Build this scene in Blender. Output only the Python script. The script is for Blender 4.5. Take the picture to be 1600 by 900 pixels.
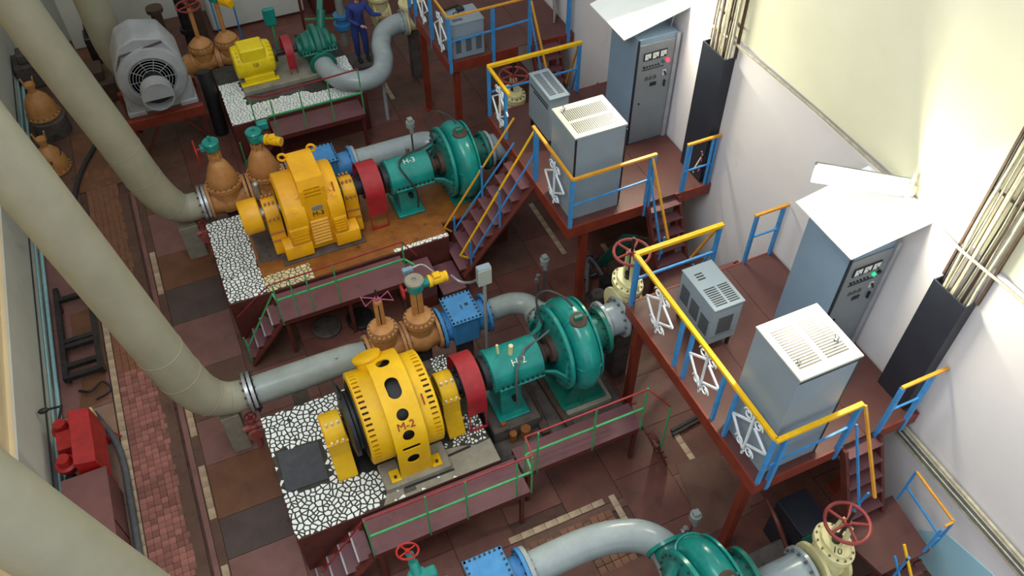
import bpy, bmesh, math, random
from mathutils import Vector, Matrix, Quaternion
for _o in list(bpy.data.objects): bpy.data.objects.remove(_o)
SC = bpy.context.scene
COL = SC.collection
PI = math.pi
R = math.radians
# ---------------------------------------------------------------- camera, sky, lights, exposure
cam_d = bpy.data.cameras.new('camera'); cam = bpy.data.objects.new('camera', cam_d); COL.objects.link(cam)
cam_d.sensor_width = 36.0; cam_d.lens = 1323.386 / 1600 * 36; cam_d.clip_start = 0.05; cam_d.clip_end = 200
_m = Matrix(((0.91231638, 0.30877531, -0.26895471, 0), (-0.40946927, 0.68196338, -0.60602051, 0), (-0.00370691, 0.66301112, 0.74860037, 12.0), (0, 0, 0, 1)))
cam.matrix_world = _m
SC.camera = cam
W = bpy.data.worlds.new('sky'); SC.world = W; W.use_nodes = True
W.node_tree.nodes['Background'].inputs[0].default_value = (0.86, 0.93, 1.0, 1)
W.node_tree.nodes['Background'].inputs[1].default_value = 0.76
def area_light(name, loc, aim, sx, sy, power, col):
    d = bpy.data.lights.new(name, 'AREA'); d.shape = 'RECTANGLE'; d.size = sx; d.size_y = sy; d.energy = power; d.color = col
    o = bpy.data.objects.new(name, d); COL.objects.link(o); o.location = loc
    o.rotation_euler = (Vector(aim) - Vector(loc)).to_track_quat('-Z', 'Y').to_euler()
    return o
area_light('window_daylight', (-3.6, 5.0, 14.5), (6.0, 8.5, 2.5), 10, 4, 860, (0.88, 0.95, 1.0))
SC.view_settings.view_transform = 'Standard'; SC.view_settings.look = 'None'
SC.view_settings.gamma = 1.0; SC.view_settings.use_curve_mapping = False
SC.view_settings.exposure = 0.45
# ---------------------------------------------------------------- materials
def lin(c):
    c = c / 255.0
    return c / 12.92 if c <= 0.04045 else ((c + 0.055) / 1.055) ** 2.4
def rgb(t): return (lin(t[0]), lin(t[1]), lin(t[2]), 1)
MATS = {}
def mat(name, c1, c2=None, scale=4.0, rough=0.5, metal=0.0, bump=0.15, bscale=30.0, spots=None, spot_amt=0.42, spot_scale=6.0, objvar=0.0, emit=None, estr=0.0, spec=0.5, lo=0.35, hi=0.65, wear=None):
    m = bpy.data.materials.new(name); m.use_nodes = True
    nt = m.node_tree; N = nt.nodes; L = nt.links
    b = N['Principled BSDF']
    tc = N.new('ShaderNodeTexCoord')
    c2 = c2 or tuple(x * 0.82 for x in c1)
    n1 = N.new('ShaderNodeTexNoise'); n1.inputs['Scale'].default_value = scale; n1.inputs['Detail'].default_value = 6; n1.inputs['Roughness'].default_value = 0.62
    L.new(tc.outputs['Object'], n1.inputs['Vector'])
    cr = N.new('ShaderNodeMapRange'); cr.inputs['From Min'].default_value = lo; cr.inputs['From Max'].default_value = hi
    L.new(n1.outputs['Fac'], cr.inputs['Value'])
    mx = N.new('ShaderNodeMix'); mx.data_type = 'RGBA'
    mx.inputs['A'].default_value = rgb(c1); mx.inputs['B'].default_value = rgb(c2)
    L.new(cr.outputs['Result'], mx.inputs['Factor'])
    out = mx.outputs['Result']
    if spots:
        n2 = N.new('ShaderNodeTexNoise'); n2.inputs['Scale'].default_value = spot_scale; n2.inputs['Detail'].default_value = 8; n2.inputs['Roughness'].default_value = 0.7
        L.new(tc.outputs['Object'], n2.inputs['Vector'])
        r2 = N.new('ShaderNodeMapRange'); r2.inputs['From Min'].default_value = 1 - spot_amt; r2.inputs['From Max'].default_value = 1 - spot_amt + 0.12
        L.new(n2.outputs['Fac'], r2.inputs['Value'])
        m2 = N.new('ShaderNodeMix'); m2.data_type = 'RGBA'; m2.inputs['B'].default_value = rgb(spots)
        L.new(r2.outputs['Result'], m2.inputs['Factor']); L.new(out, m2.inputs['A']); out = m2.outputs['Result']
    if objvar:
        oi = N.new('ShaderNodeObjectInfo'); hs = N.new('ShaderNodeHueSaturation')
        r3 = N.new('ShaderNodeMapRange'); r3.inputs['To Min'].default_value = 1 - objvar; r3.inputs['To Max'].default_value = 1 + objvar
        L.new(oi.outputs['Random'], r3.inputs['Value']); L.new(r3.outputs['Result'], hs.inputs['Value']); L.new(out, hs.inputs['Color']); out = hs.outputs['Color']
    L.new(out, b.inputs['Base Color'])
    b.inputs['Roughness'].default_value = rough; b.inputs['Metallic'].default_value = metal
    b.inputs['Specular IOR Level'].default_value = spec
    if bump:
        n3 = N.new('ShaderNodeTexNoise'); n3.inputs['Scale'].default_value = bscale; n3.inputs['Detail'].default_value = 4
        L.new(tc.outputs['Object'], n3.inputs['Vector'])
        bp = N.new('ShaderNodeBump'); bp.inputs['Strength'].default_value = bump; bp.inputs['Distance'].default_value = 0.01
        L.new(n3.outputs['Fac'], bp.inputs['Height']); L.new(bp.outputs['Normal'], b.inputs['Normal'])
    if emit:
        b.inputs['Emission Color'].default_value = rgb(emit); b.inputs['Emission Strength'].default_value = estr
    MATS[name] = m
    return m
M = MATS
mat('yellow', (236, 188, 8), (222, 168, 6), 3, 0.42, spots=(150, 95, 20), spot_amt=0.30, bump=0.08)
mat('lemon', (240, 215, 10), (226, 196, 6), 3, 0.42, spots=(120, 95, 20), spot_amt=0.30, bump=0.08)
mat('amber', (240, 178, 14), (224, 158, 12), 3, 0.42, spots=(150, 95, 20), spot_amt=0.30, bump=0.08)
mat('ochre', (192, 138, 82), (170, 114, 62), 5, 0.5, spots=(92, 60, 36), spot_amt=0.36, bump=0.2)
mat('teal', (26, 138, 128), (18, 118, 112), 4, 0.24, spots=(34, 70, 66), spot_amt=0.34, bump=0.12)
mat('teal_dark', (22, 116, 98), (16, 96, 84), 4, 0.42, spots=(30, 56, 52), spot_amt=0.38, bump=0.12)
mat('blue_valve', (70, 142, 200), (58, 124, 180), 4, 0.42, spots=(50, 80, 100), spot_amt=0.30, bump=0.1)
mat('grey_pipe', (150, 158, 154), (134, 142, 138), 3, 0.28, spots=(110, 108, 96), spot_amt=0.32, bump=0.06)
mat('grey_pipe_light', (160, 170, 172), (146, 156, 160), 3, 0.24, spots=(118, 122, 116), spot_amt=0.28, bump=0.06)
mat('big_pipe', (160, 157, 138), (150, 147, 128), 1.4, 0.5, spots=(140, 132, 110), spot_amt=0.28, bump=0.05, spot_scale=3)
mat('red_guard', (166, 34, 42), (144, 26, 34), 6, 0.45, spots=(196, 120, 116), spot_amt=0.26, bump=0.12)
mat('red', (182, 34, 34), (150, 26, 26), 6, 0.45, spots=(90, 40, 34), spot_amt=0.3)
mat('wheel_red', (140, 48, 46), (116, 38, 36), 6, 0.5, spots=(90, 44, 40), spot_amt=0.32)
mat('pink', (186, 96, 140), (160, 80, 116), 8, 0.5)
mat('dusty_pink', (168, 92, 88), (140, 70, 66), 8, 0.55, spots=(80, 44, 40), spot_amt=0.36)
mat('mauve', (112, 70, 76), (100, 62, 66), 2.2, 0.42, spots=(88, 54, 50), spot_amt=0.42, bump=0.08, spot_scale=3.5)
mat('maroon', (100, 44, 36), (84, 36, 30), 4, 0.5, spots=(56, 28, 22), spot_amt=0.4)
mat('oxide', (132, 52, 32), (112, 42, 28), 4, 0.5, spots=(86, 40, 28), spot_amt=0.38)
mat('deck_brown', (92, 54, 50), (80, 46, 43), 2.0, 0.5, spots=(106, 70, 63), spot_amt=0.36, bump=0.08, spot_scale=2.2)
mat('rail_yellow', (240, 190, 20), (228, 172, 16), 8, 0.4)
mat('rail_orange', (222, 160, 52), (204, 140, 40), 8, 0.45)
mat('rail_blue', (66, 146, 210), (56, 130, 192), 8, 0.42)
mat('rail_green', (76, 168, 108), (64, 150, 94), 8, 0.45)
mat('rail_red', (150, 40, 46), (128, 32, 38), 8, 0.5)
mat('white_iron', (232, 238, 244), (214, 222, 230), 8, 0.45)
mat('cabinet_grey', (124, 146, 168), (116, 138, 160), 1.2, 0.36, bump=0.03, spots=(110, 128, 146), spot_amt=0.3, spot_scale=2)
mat('box_grey', (136, 150, 162), (128, 142, 154), 1.5, 0.38, bump=0.03, spots=(120, 132, 140), spot_amt=0.3, spot_scale=2)
mat('lid_grey', (172, 174, 166), (164, 166, 156), 1.5, 0.4, bump=0.03)
mat('panel_grey', (128, 134, 138), (118, 124, 128), 1.5, 0.42, bump=0.03)
mat('motor_grey', (164, 166, 170), (150, 152, 156), 3, 0.5, spots=(110, 108, 104), spot_amt=0.34, bump=0.1)
mat('concrete', (148, 142, 128), (130, 124, 110), 4, 0.85, spots=(112, 104, 90), spot_amt=0.42, bump=0.4)
mat('grout', (48, 46, 42), (70, 66, 58), 5, 0.85, bump=0.4)
mat('concrete_dark', (92, 82, 78), (70, 62, 58), 4, 0.8, spots=(44, 40, 38), spot_amt=0.45, bump=0.4)
mat('plinth_side', (96, 44, 36), (80, 36, 30), 3, 0.6, spots=(48, 24, 20), spot_amt=0.42)
mat('rust_floor', (148, 92, 34), (120, 70, 26), 3.5, 0.5, spots=(66, 42, 24), spot_amt=0.42, bump=0.25, spot_scale=4)
mat('shard', (244, 248, 246), (234, 240, 238), 6, 0.18, objvar=0.05, bump=0.02, spec=0.6)
mat('shard_cream', (226, 216, 176), (206, 190, 140), 6, 0.3, objvar=0.1, bump=0.02)
mat('mat_dark', (72, 74, 80), (62, 64, 70), 8, 0.8, bump=0.3)
mat('black', (20, 20, 22), (30, 30, 32), 6, 0.5)
mat('black_panel', (34, 38, 48), (28, 32, 42), 2, 0.45, spots=(56, 60, 68), spot_amt=0.3, bump=0.08)
mat('dark_metal', (60, 58, 58), (44, 42, 42), 6, 0.45, metal=0.5)
mat('rusty_iron', (84, 62, 48), (60, 44, 36), 5, 0.7, spots=(110, 70, 44), spot_amt=0.4, bump=0.3)
mat('steel', (176, 178, 178), (150, 150, 150), 8, 0.35, metal=0.7)
mat('bolt', (120, 116, 106), (80, 76, 70), 20, 0.5, metal=0.4)
mat('bolt_dark', (40, 52, 58), (30, 38, 44), 20, 0.5)
mat('cream_valve', (222, 214, 164), (206, 196, 142), 4, 0.45, spots=(150, 140, 96), spot_amt=0.32, bump=0.1)
mat('cable_grey', (196, 190, 166), (166, 158, 136), 10, 0.6, objvar=0.25)
mat('cable_dark', (36, 38, 42), (50, 50, 52), 10, 0.6)
mat('hose_grey', (92, 94, 98), (76, 78, 82), 10, 0.6)
mat('brown_box', (128, 84, 82), (110, 72, 70), 2, 0.55, spots=(94, 62, 58), spot_amt=0.36)
mat('overall_blue', (44, 62, 132), (36, 52, 112), 5, 0.85, bump=0.3)
mat('skin', (206, 150, 124), (190, 132, 108), 6, 0.6, bump=0.05)
mat('shoe', (26, 24, 24), (36, 34, 32), 6, 0.6)
mat('hair', (48, 36, 28), (36, 28, 22), 20, 0.7)
mat('letter_white', (226, 226, 214), (206, 206, 190), 20, 0.6, bump=0)
mat('letter_red', (150, 52, 20), (130, 42, 16), 20, 0.6, bump=0)
mat('letter_dark', (52, 44, 34), (40, 36, 28), 20, 0.6, bump=0)
mat('wall_white', (216, 212, 214), (208, 204, 207), 0.5, 0.85, spots=(198, 192, 194), spot_amt=0.4, bump=0.12, bscale=12, spot_scale=0.9)
mat('wall_cream', (222, 220, 196), (213, 211, 184), 0.5, 0.85, spots=(214, 210, 186), spot_amt=0.36, bump=0.12, bscale=12, spot_scale=0.9)
mat('wall_grey', (206, 209, 202), (194, 197, 190), 0.6, 0.8, spots=(176, 178, 172), spot_amt=0.38, bump=0.12, bscale=12, spot_scale=1.2)
mat('wall_blue', (150, 196, 214), (168, 206, 218), 0.7, 0.7, spots=(120, 168, 190), spot_amt=0.34, bump=0.1, bscale=12)
mat('wall_sand', (234, 214, 176), (226, 204, 164), 0.6, 0.85, spots=(196, 170, 130), spot_amt=0.34, bump=0.12, bscale=12, spot_scale=1.2)
mat('roof_white', (244, 246, 246), (236, 240, 240), 2, 0.5, bump=0.03)
mat('cyan_pipe', (150, 196, 200), (134, 180, 186), 6, 0.45)
mat('floor_dark', (92, 62, 54), (74, 50, 44), 2.5, 0.75, spots=(40, 30, 28), spot_amt=0.45, bump=0.3)
mat('slab_red', (112, 66, 56), (92, 56, 48), 2.2, 0.5, spots=(78, 50, 44), spot_amt=0.45, bump=0.25, objvar=0.12, spot_scale=3)
mat('slab_red2', (120, 76, 68), (100, 64, 56), 2.2, 0.5, spots=(84, 58, 50), spot_amt=0.45, bump=0.25, objvar=0.1, spot_scale=3)
mat('slab_brown', (104, 74, 60), (88, 60, 50), 2.2, 0.55, spots=(70, 50, 40), spot_amt=0.45, bump=0.25, objvar=0.12, spot_scale=3)
mat('slab_mauve', (132, 90, 86), (114, 78, 72), 2.2, 0.5, spots=(110, 78, 66), spot_amt=0.42, bump=0.2, objvar=0.06, spot_scale=2.5)
mat('slab_rust', (118, 78, 52), (100, 64, 46), 2.2, 0.5, spots=(90, 56, 34), spot_amt=0.44, bump=0.25, spot_scale=3)
mat('slab_iron', (86, 70, 66), (72, 58, 56), 2.2, 0.5, spots=(52, 42, 42), spot_amt=0.42, bump=0.2, spot_scale=3)
mat('slab_pale', (150, 118, 100), (132, 102, 84), 2.5, 0.55, spots=(112, 84, 66), spot_amt=0.42, bump=0.2, objvar=0.08)
mat('tile_red', (152, 98, 90), (134, 86, 78), 5, 0.4, objvar=0.34, bump=0.05)
mat('tile_orange', (138, 92, 66), (122, 78, 58), 5, 0.4, objvar=0.24, bump=0.05)
mat('tile_light', (190, 168, 142), (168, 144, 118), 5, 0.45, objvar=0.14, bump=0.08, spots=(140, 112, 88), spot_amt=0.4)
mat('dial', (226, 230, 226), (214, 218, 214), 10, 0.3, bump=0)
mat('lamp_green', (30, 150, 110), (30, 150, 110), 5, 0.4, emit=(40, 220, 150), estr=0.8, bump=0)
mat('lamp_red', (240, 40, 50), (240, 40, 50), 5, 0.4, emit=(255, 40, 60), estr=3.0, bump=0)
mat('tube_glow', (255, 255, 250), (255, 255, 250), 5, 0.4, emit=(255, 247, 214), estr=110, bump=0)
mat('reflector', (206, 226, 230), (190, 214, 220), 3, 0.4, bump=0.03)
# ---------------------------------------------------------------- mesh helpers
def wpos(o):
    v = Vector((0, 0, 0))
    while o is not None:
        v += o.location; o = o.parent
    return v
def ortho(ax):
    ax = Vector(ax).normalized()
    u = Vector((0, 0, 1)) if abs(ax.z) < 0.9 else Vector((0, 1, 0))
    u = (u - ax * u.dot(ax)).normalized()
    return u, ax.cross(u)
AX = {'x': Vector((1, 0, 0)), 'y': Vector((0, 1, 0)), 'z': Vector((0, 0, 1))}
class MB:
    """collects shapes in world coordinates; done() links them as one mesh object"""
    def __init__(s): s.bm = bmesh.new()
    def box(s, lo, hi, bev=0.0, mt=None, seg=1):
        lo = Vector(lo); hi = Vector(hi); c = (lo + hi) / 2; d = hi - lo
        t = Matrix.Translation(c)
        if mt is not None: t = t @ mt.to_4x4()
        r = bmesh.ops.create_cube(s.bm, size=1, matrix=t @ Matrix.Diagonal((abs(d.x), abs(d.y), abs(d.z), 1)))
        if bev > 0:
            es = list({e for v in r['verts'] for e in v.link_edges})
            bmesh.ops.bevel(s.bm, geom=es, offset=bev, segments=seg, profile=0.5, affect='EDGES')
        return s
    def bar(s, p0, p1, w, h=None, up=(0, 0, 1), bev=0.0):
        p0 = Vector(p0); p1 = Vector(p1); h = h or w; d = p1 - p0; L = d.length
        if L < 1e-6: return s
        z = d / L; u = Vector(up)
        if abs(u.dot(z)) > 0.98: u = Vector((1, 0, 0))
        x = u.cross(z).normalized(); y = z.cross(x)
        m = Matrix((x, y, z)).transposed()
        t = Matrix.Translation((p0 + p1) / 2) @ m.to_4x4() @ Matrix.Diagonal((w, h, L, 1))
        r = bmesh.ops.create_cube(s.bm, size=1, matrix=t)
        if bev > 0:
            es = list({e for v in r['verts'] for e in v.link_edges})
            bmesh.ops.bevel(s.bm, geom=es, offset=bev, segments=1, profile=0.5, affect='EDGES')
        return s
    def lathe(s, prof, o, ax='x', n=28, a0=0.0, a1=2 * PI, close=False):
        """prof: (t, r) pairs along the axis from o"""
        a = AX[ax] if isinstance(ax, str) else Vector(ax).normalized()
        u, v = ortho(a); o = Vector(o)
        full = abs(a1 - a0 - 2 * PI) < 1e-6
        m = n if full else n + 1
        rings = []
        for t, r in prof:
            if r < 1e-6 and full:
                rings.append([s.bm.verts.new(o + a * t)])
            else:
                rings.append([s.bm.verts.new(o + a * t + (u * math.cos(a0 + (a1 - a0) * k / n) + v * math.sin(a0 + (a1 - a0) * k / n)) * r) for k in range(m)])
        if close: rings.append(rings[0])
        for A, B in zip(rings, rings[1:]):
            for k in range(n):
                k2 = (k + 1) % m if full else k + 1
                if len(A) == 1 and len(B) == 1: continue
                if len(A) == 1: f = (A[0], B[k], B[k2])
                elif len(B) == 1: f = (A[k], A[k2], B[0])
                else: f = (A[k], A[k2], B[k2], B[k])
                try: s.bm.faces.new(f)
                except ValueError: pass
        if full and not close:
            for g in (rings[0], rings[-1]):
                if len(g) > 2:
                    try: s.bm.faces.new(g)
                    except ValueError: pass
        if not full and close:
            for k in (0, n):
                try: s.bm.faces.new([r[k] for r in rings[:-1]])
                except ValueError: pass
        return s
    def cyl(s, p0, p1, r, r1=None, n=16):
        p0 = Vector(p0); p1 = Vector(p1); L = (p1 - p0).length
        return s.lathe([(0, r), (L, r if r1 is None else r1)], p0, (p1 - p0), n)
    def tube(s, pts, r, n=10, closed=False):
        pts = [Vector(p) for p in pts]; N = len(pts)
        rr = r if isinstance(r, (list, tuple)) else [r] * N
        tang = []
        for i in range(N):
            a = pts[(i - 1) % N] if (closed or i > 0) else pts[i]
            b = pts[(i + 1) % N] if (closed or i < N - 1) else pts[i]
            tang.append((b - a).normalized())
        u, v = ortho(tang[0]); rings = []
        for i in range(N):
            if i:
                q = tang[i - 1].rotation_difference(tang[i]); u = q @ u
                u = (u - tang[i] * u.dot(tang[i])).normalized()
            v = tang[i].cross(u)
            rings.append([s.bm.verts.new(pts[i] + (u * math.cos(2 * PI * k / n) + v * math.sin(2 * PI * k / n)) * rr[i]) for k in range(n)])
        pr = list(zip(rings, rings[1:]))
        if closed: pr.append((rings[-1], rings[0]))
        for A, B in pr:
            for k in range(n):
                s.bm.faces.new((A[k], A[(k + 1) % n], B[(k + 1) % n], B[k]))
        if not closed:
            s.bm.faces.new(rings[0]); s.bm.faces.new(rings[-1])
        return s
    def prism(s, poly, plane, a, b, bev=0.0):
        """poly: 2D points in 'xy','yz' or 'xz'; extruded from a to b along the third axis"""
        def p3(p, t):
            return {'xy': (p[0], p[1], t), 'yz': (t, p[0], p[1]), 'xz': (p[0], t, p[1])}[plane]
        A = [s.bm.verts.new(p3(p, a)) for p in poly]; B = [s.bm.verts.new(p3(p, b)) for p in poly]
        n = len(poly); fs = [s.bm.faces.new(A), s.bm.faces.new(B)]
        for k in range(n): fs.append(s.bm.faces.new((A[k], A[(k + 1) % n], B[(k + 1) % n], B[k])))
        if bev > 0:
            es = list({e for f in fs for e in f.edges})
            bmesh.ops.bevel(s.bm, geom=es, offset=bev, segments=1, profile=0.5, affect='EDGES')
        return s
    def ball(s, c, r, sc=(1, 1, 1), n=14):
        t = Matrix.Translation(c) @ Matrix.Diagonal((r * sc[0], r * sc[1], r * sc[2], 1))
        bmesh.ops.create_uvsphere(s.bm, u_segments=n, v_segments=max(6, n // 2 + 1), radius=1, matrix=t); return s
    def torus(s, c, ax, Rr, r, n=28, m=8, a0=0, a1=2 * PI):
        a = AX[ax] if isinstance(ax, str) else Vector(ax).normalized()
        u, v = ortho(a); c = Vector(c)
        full = abs(a1 - a0 - 2 * PI) < 1e-6
        pts = [c + (u * math.cos(a0 + (a1 - a0) * k / n) + v * math.sin(a0 + (a1 - a0) * k / n)) * Rr for k in range(n if full else n + 1)]
        return s.tube(pts, r, m, closed=full)
    def bolts(s, c, ax, Rr, n, r=0.016, h=0.03, ph=0.0, a0=0, a1=2 * PI):
        a = AX[ax] if isinstance(ax, str) else Vector(ax).normalized()
        u, v = ortho(a); c = Vector(c)
        for k in range(n):
            t = ph + a0 + (a1 - a0) * k / n
            p = c + (u * math.cos(t) + v * math.sin(t)) * Rr
            s.cyl(p - a * h / 2, p + a * h / 2, r, n=6)
        return s
    def done(s, name, m, parent=None, label=None, kind=None, ang=0.6, loc=None):
        off = wpos(parent) if parent is not None else Vector(loc or (0, 0, 0))
        bmesh.ops.recalc_face_normals(s.bm, faces=s.bm.faces[:])
        me = bpy.data.meshes.new(name)
        if off.length > 0: bmesh.ops.translate(s.bm, verts=s.bm.verts[:], vec=-off)
        s.bm.to_mesh(me); s.bm.free()
        for p in me.polygons: p.use_smooth = True
        me.set_sharp_from_angle(angle=ang)
        me.materials.append(MATS[m] if isinstance(m, str) else m)
        o = bpy.data.objects.new(name, me); COL.objects.link(o)
        if parent is not None: o.parent = parent
        elif loc: o.location = loc
        if label: o['label'] = label
        if kind: o['kind'] = kind
        return o
def thing(name, label, cat, loc, group=None):
    o = bpy.data.objects.new(name, None); COL.objects.link(o); o.location = loc; o.empty_display_size = 0.1
    return tag(o, label, cat, group)
def tag(o, label, cat, group=None):
    o['label'] = label; o['category'] = cat
    if group: o['group'] = group
    return o
def struct(o): o['kind'] = 'structure'; return o
def inst(src, name, parent, offset=(0, 0, 0), rot=None):
    """a piece sharing its mesh with src"""
    o = src.copy(); o.name = name; COL.objects.link(o); o.parent = parent
    o.location = Vector(src.location) + Vector(offset)
    if rot: o.rotation_euler = rot
    return o
def text(s, pos, size, xdir, ydir, m, parent, name='lettering', depth=0.004, label=None):
    cu = bpy.data.curves.new(name, 'FONT'); cu.body = s; cu.size = size; cu.extrude = depth; cu.align_x = 'CENTER'; cu.align_y = 'CENTER'
    t = bpy.data.objects.new('tmp_text', cu); COL.objects.link(t)
    dg = bpy.context.evaluated_depsgraph_get()
    me = bpy.data.meshes.new_from_object(t.evaluated_get(dg)); bpy.data.objects.remove(t); bpy.data.curves.remove(cu)
    x = Vector(xdir).normalized(); y = Vector(ydir).normalized(); z = x.cross(y)
    mt = Matrix.Translation(Vector(pos) - wpos(parent)) @ Matrix((x, y, z)).transposed().to_4x4()
    me.transform(mt); me.materials.clear(); me.materials.append(MATS[m])
    o = bpy.data.objects.new(name, me); COL.objects.link(o); o.parent = parent
    if label: o['label'] = label
    return o
def cut(o, cutters):
    for c in cutters:
        md = o.modifiers.new('b', 'BOOLEAN'); md.operation = 'DIFFERENCE'; md.object = c; md.solver = 'EXACT'
    bpy.context.view_layer.update()
    dg = bpy.context.evaluated_depsgraph_get()
    me = bpy.data.meshes.new_from_object(o.evaluated_get(dg))
    o.modifiers.clear(); old = o.data; o.data = me; bpy.data.meshes.remove(old)
    for c in cutters: bpy.data.objects.remove(c)
    return o
def arc(c, r, a0, a1, n, plane):
    out = []
    for k in range(n + 1):
        a = a0 + (a1 - a0) * k / n
        p, q = c[0] + r * math.cos(a), c[1] + r * math.sin(a)
        out.append((p, q))
    return out
def spline(pts, n=8):
    """Catmull-Rom through the points"""
    P = [Vector(p) for p in pts]; P = [P[0] * 2 - P[1]] + P + [P[-1] * 2 - P[-2]]; out = []
    for i in range(1, len(P) - 2):
        for k in range(n):
            t = k / n; a, b, c, d = P[i - 1], P[i], P[i + 1], P[i + 2]
            out.append(0.5 * ((2 * b) + (c - a) * t + (2 * a - 5 * b + 4 * c - d) * t * t + (3 * b - 3 * c + d - a) * t ** 3))
    out.append(P[-2]); return out
def wheel_mb(c, Rr, r, spokes=5, ax='z', hub=0.05):
    m = MB(); m.torus(c, ax, Rr, r, 30, 8)
    a = AX[ax] if isinstance(ax, str) else Vector(ax).normalized(); u, v = ortho(a); c = Vector(c)
    for k in range(spokes):
        t = 2 * PI * k / spokes + 0.4
        m.cyl(c, c + (u * math.cos(t) + v * math.sin(t)) * Rr, r * 0.8, n=8)
    m.cyl(c - a * hub * 0.6, c + a * hub * 0.6, hub, n=12)
    return m
# ================================================================= THE SETTING
rnd = random.Random(7)
# ---- floor: a base slab with slabs and tiles lying in it as pieces
fl = struct(MB().box((-4.2, -2.0, -0.3), (8.0, 22.6, -0.035)).done('floor', 'floor_dark'))
def slab(poly, m, name='floor_slab', top=0.0, gap=0.004):
    cx = sum(p[0] for p in poly) / len(poly); cy = sum(p[1] for p in poly) / len(poly)
    q = [(p[0] + (cx - p[0]) * gap / max(0.05, abs(p[0] - cx)) * (1 if abs(p[0] - cx) > 0.02 else 0), p[1] + (cy - p[1]) * gap / max(0.05, abs(p[1] - cy)) * (1 if abs(p[1] - cy) > 0.02 else 0)) for p in poly]
    mb = MB().prism([(x - cx, y - cy) for x, y in q], 'xy', -0.03, 0.0)
    o = mb.done(name, m); o.parent = fl; o.location = (cx, cy, top)
    return o
def rect(x0, y0, x1, y1): return [(x0, y0), (x1, y0), (x1, y1), (x0, y1)]
# left strip by the wall
for k in range(9):
    slab(rect(-3.8, 4.0 + k * 2.05, -2.9, 4.0 + k * 2.05 + 2.05), 'slab_pale' if k < 3 else 'slab_brown' if k > 4 else 'slab_mauve')
slab([(-3.45, 10.2), (-2.95, 10.25), (-2.95, 11.0), (-3.3, 11.05)], 'slab_rust', top=0.004)
slab([(-3.4, 11.75), (-3.05, 11.7), (-3.05, 12.5), (-3.4, 12.45)], 'slab_rust', top=0.004)
# smooth strips around the mosaic lane and the two rail grooves
slab(rect(-2.18, 4.0, -1.97, 15.5), 'slab_brown'); slab(rect(-1.93, 4.0, -1.84, 15.5), 'slab_mauve')
slab(rect(-1.84, 4.0, -1.7, 15.5), 'slab_brown', top=-0.006)
# dark and rusty slabs between the pale stripe and the plinths
left = [(4.0, 5.55, 'slab_mauve'), (5.55, 6.55, 'slab_mauve'), (6.55, 7.25, 'slab_iron'), (7.25, 8.25, 'slab_rust'), (8.25, 9.15, 'slab_mauve'), (9.15, 10.25, 'slab_brown'), (10.25, 11.42, 'slab_mauve'), (11.42, 12.35, 'slab_iron'), (12.35, 13.3, 'slab_rust'), (13.3, 14.6, 'slab_mauve'), (14.6, 15.9, 'slab_brown')]
for a, b, m in left: slab(rect(-1.7, a, -0.68, b), m)
# the rest of the hall floor: large worn slabs
x = -0.68
ys = [2.2 + 0.95 * k for k in range(21)]
xs = [-0.68, 0.35, 1.4, 2.3, 3.2, 4.1, 5.0, 6.1, 7.0, 7.58]
for j, y in enumerate(ys):
    for i in range(len(xs) - 1):
        a, b = xs[i], xs[i + 1]
        if 2.2 < a + 0.01 and b < 4.15 and 4.0 < y < 4.9: continue
        slab(rect(a, y + 0.3 * (i % 2), b, y + 0.95 + 0.3 * (i % 2)), rnd.choice(['slab_red', 'slab_red', 'slab_brown', 'slab_red', 'slab_red2']))
for y0, y1 in ((15.9, 18.0), (18.0, 20.1), (20.1, 22.1)):
    for x0, x1 in ((-2.9, -1.8), (-1.8, -0.68)): slab(rect(x0, y0, x1, y1), rnd.choice(['slab_brown', 'slab_rust']))
slab([(4.86, 3.95), (5.8, 4.02), (5.9, 5.14), (5.15, 5.2)], 'slab_brown', top=0.012)
# mosaic lane: small tiles
tm = MB().box((-0.051, -0.051, -0.028), (0.051, 0.051, 0.0), 0.003).done('floor_tile', 'tile_red'); tm.parent = fl
tm2 = MB().box((-0.051, -0.051, -0.028), (0.051, 0.051, 0.0), 0.003).done('floor_tile', 'tile_orange'); tm2.parent = fl
first = {id(tm): 1, id(tm2): 1}
n_t = 0
rest = MB()
def tile(src, x, y, z=0.0, nm='floor_tile', rot=0.0):
    if first.pop(id(src), None): o = src
    else:
        o = src.copy(); COL.objects.link(o); o.parent = fl; o.name = nm
    o.location = (x, y, z); o.rotation_euler = (0, 0, rot)
for j in range(110):
    y = 5.1 + j * 0.105
    for i in range(6):
        xx = -2.73 + 0.0475 + i * 0.105 - 0.03
        if 5.2 < y < 6.55 and xx > -2.42 + 0.1 * math.sin(y * 5): continue
        z = rnd.uniform(-0.004, 0.002)
        if n_t < 290: tile(tm if y < 12.2 else tm2, xx, y, z); n_t += 1
        else: rest.box((xx - 0.051, y - 0.051, z - 0.028), (xx + 0.051, y + 0.051, z), 0.003)
o = rest.done('tile_field', 'tile_orange', fl, kind='stuff')
slab([(-2.38, 5.2), (-2.2, 5.15), (-2.2, 6.5), (-2.36, 6.45), (-2.46, 5.9)], 'slab_mauve')
# pale tiled stripes
st = MB().box((-0.052, -0.098, -0.03), (0.052, 0.098, 0.0), 0.006).done('stripe_tile', 'tile_light'); st.parent = fl
first[id(st)] = 1
for k in range(50): tile(st, -2.83, 4.2 + 0.2 * k, 0.003 + rnd.uniform(-0.002, 0.002), 'stripe_tile')
for k in range(34):
    y = 4.2 + 0.2 * k
    if 6.6 < y < 7.3 or 8.3 < y < 9.0: continue
    tile(st, -1.77, y, 0.003, 'stripe_tile')
for k in range(16): tile(st, -1.77, 11.6 + 0.2 * k if k > 3 else 12.3 + 0.2 * k, 0.003, 'stripe_tile') if k in (4, 5, 6, 7, 8, 9) or False else None
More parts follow.
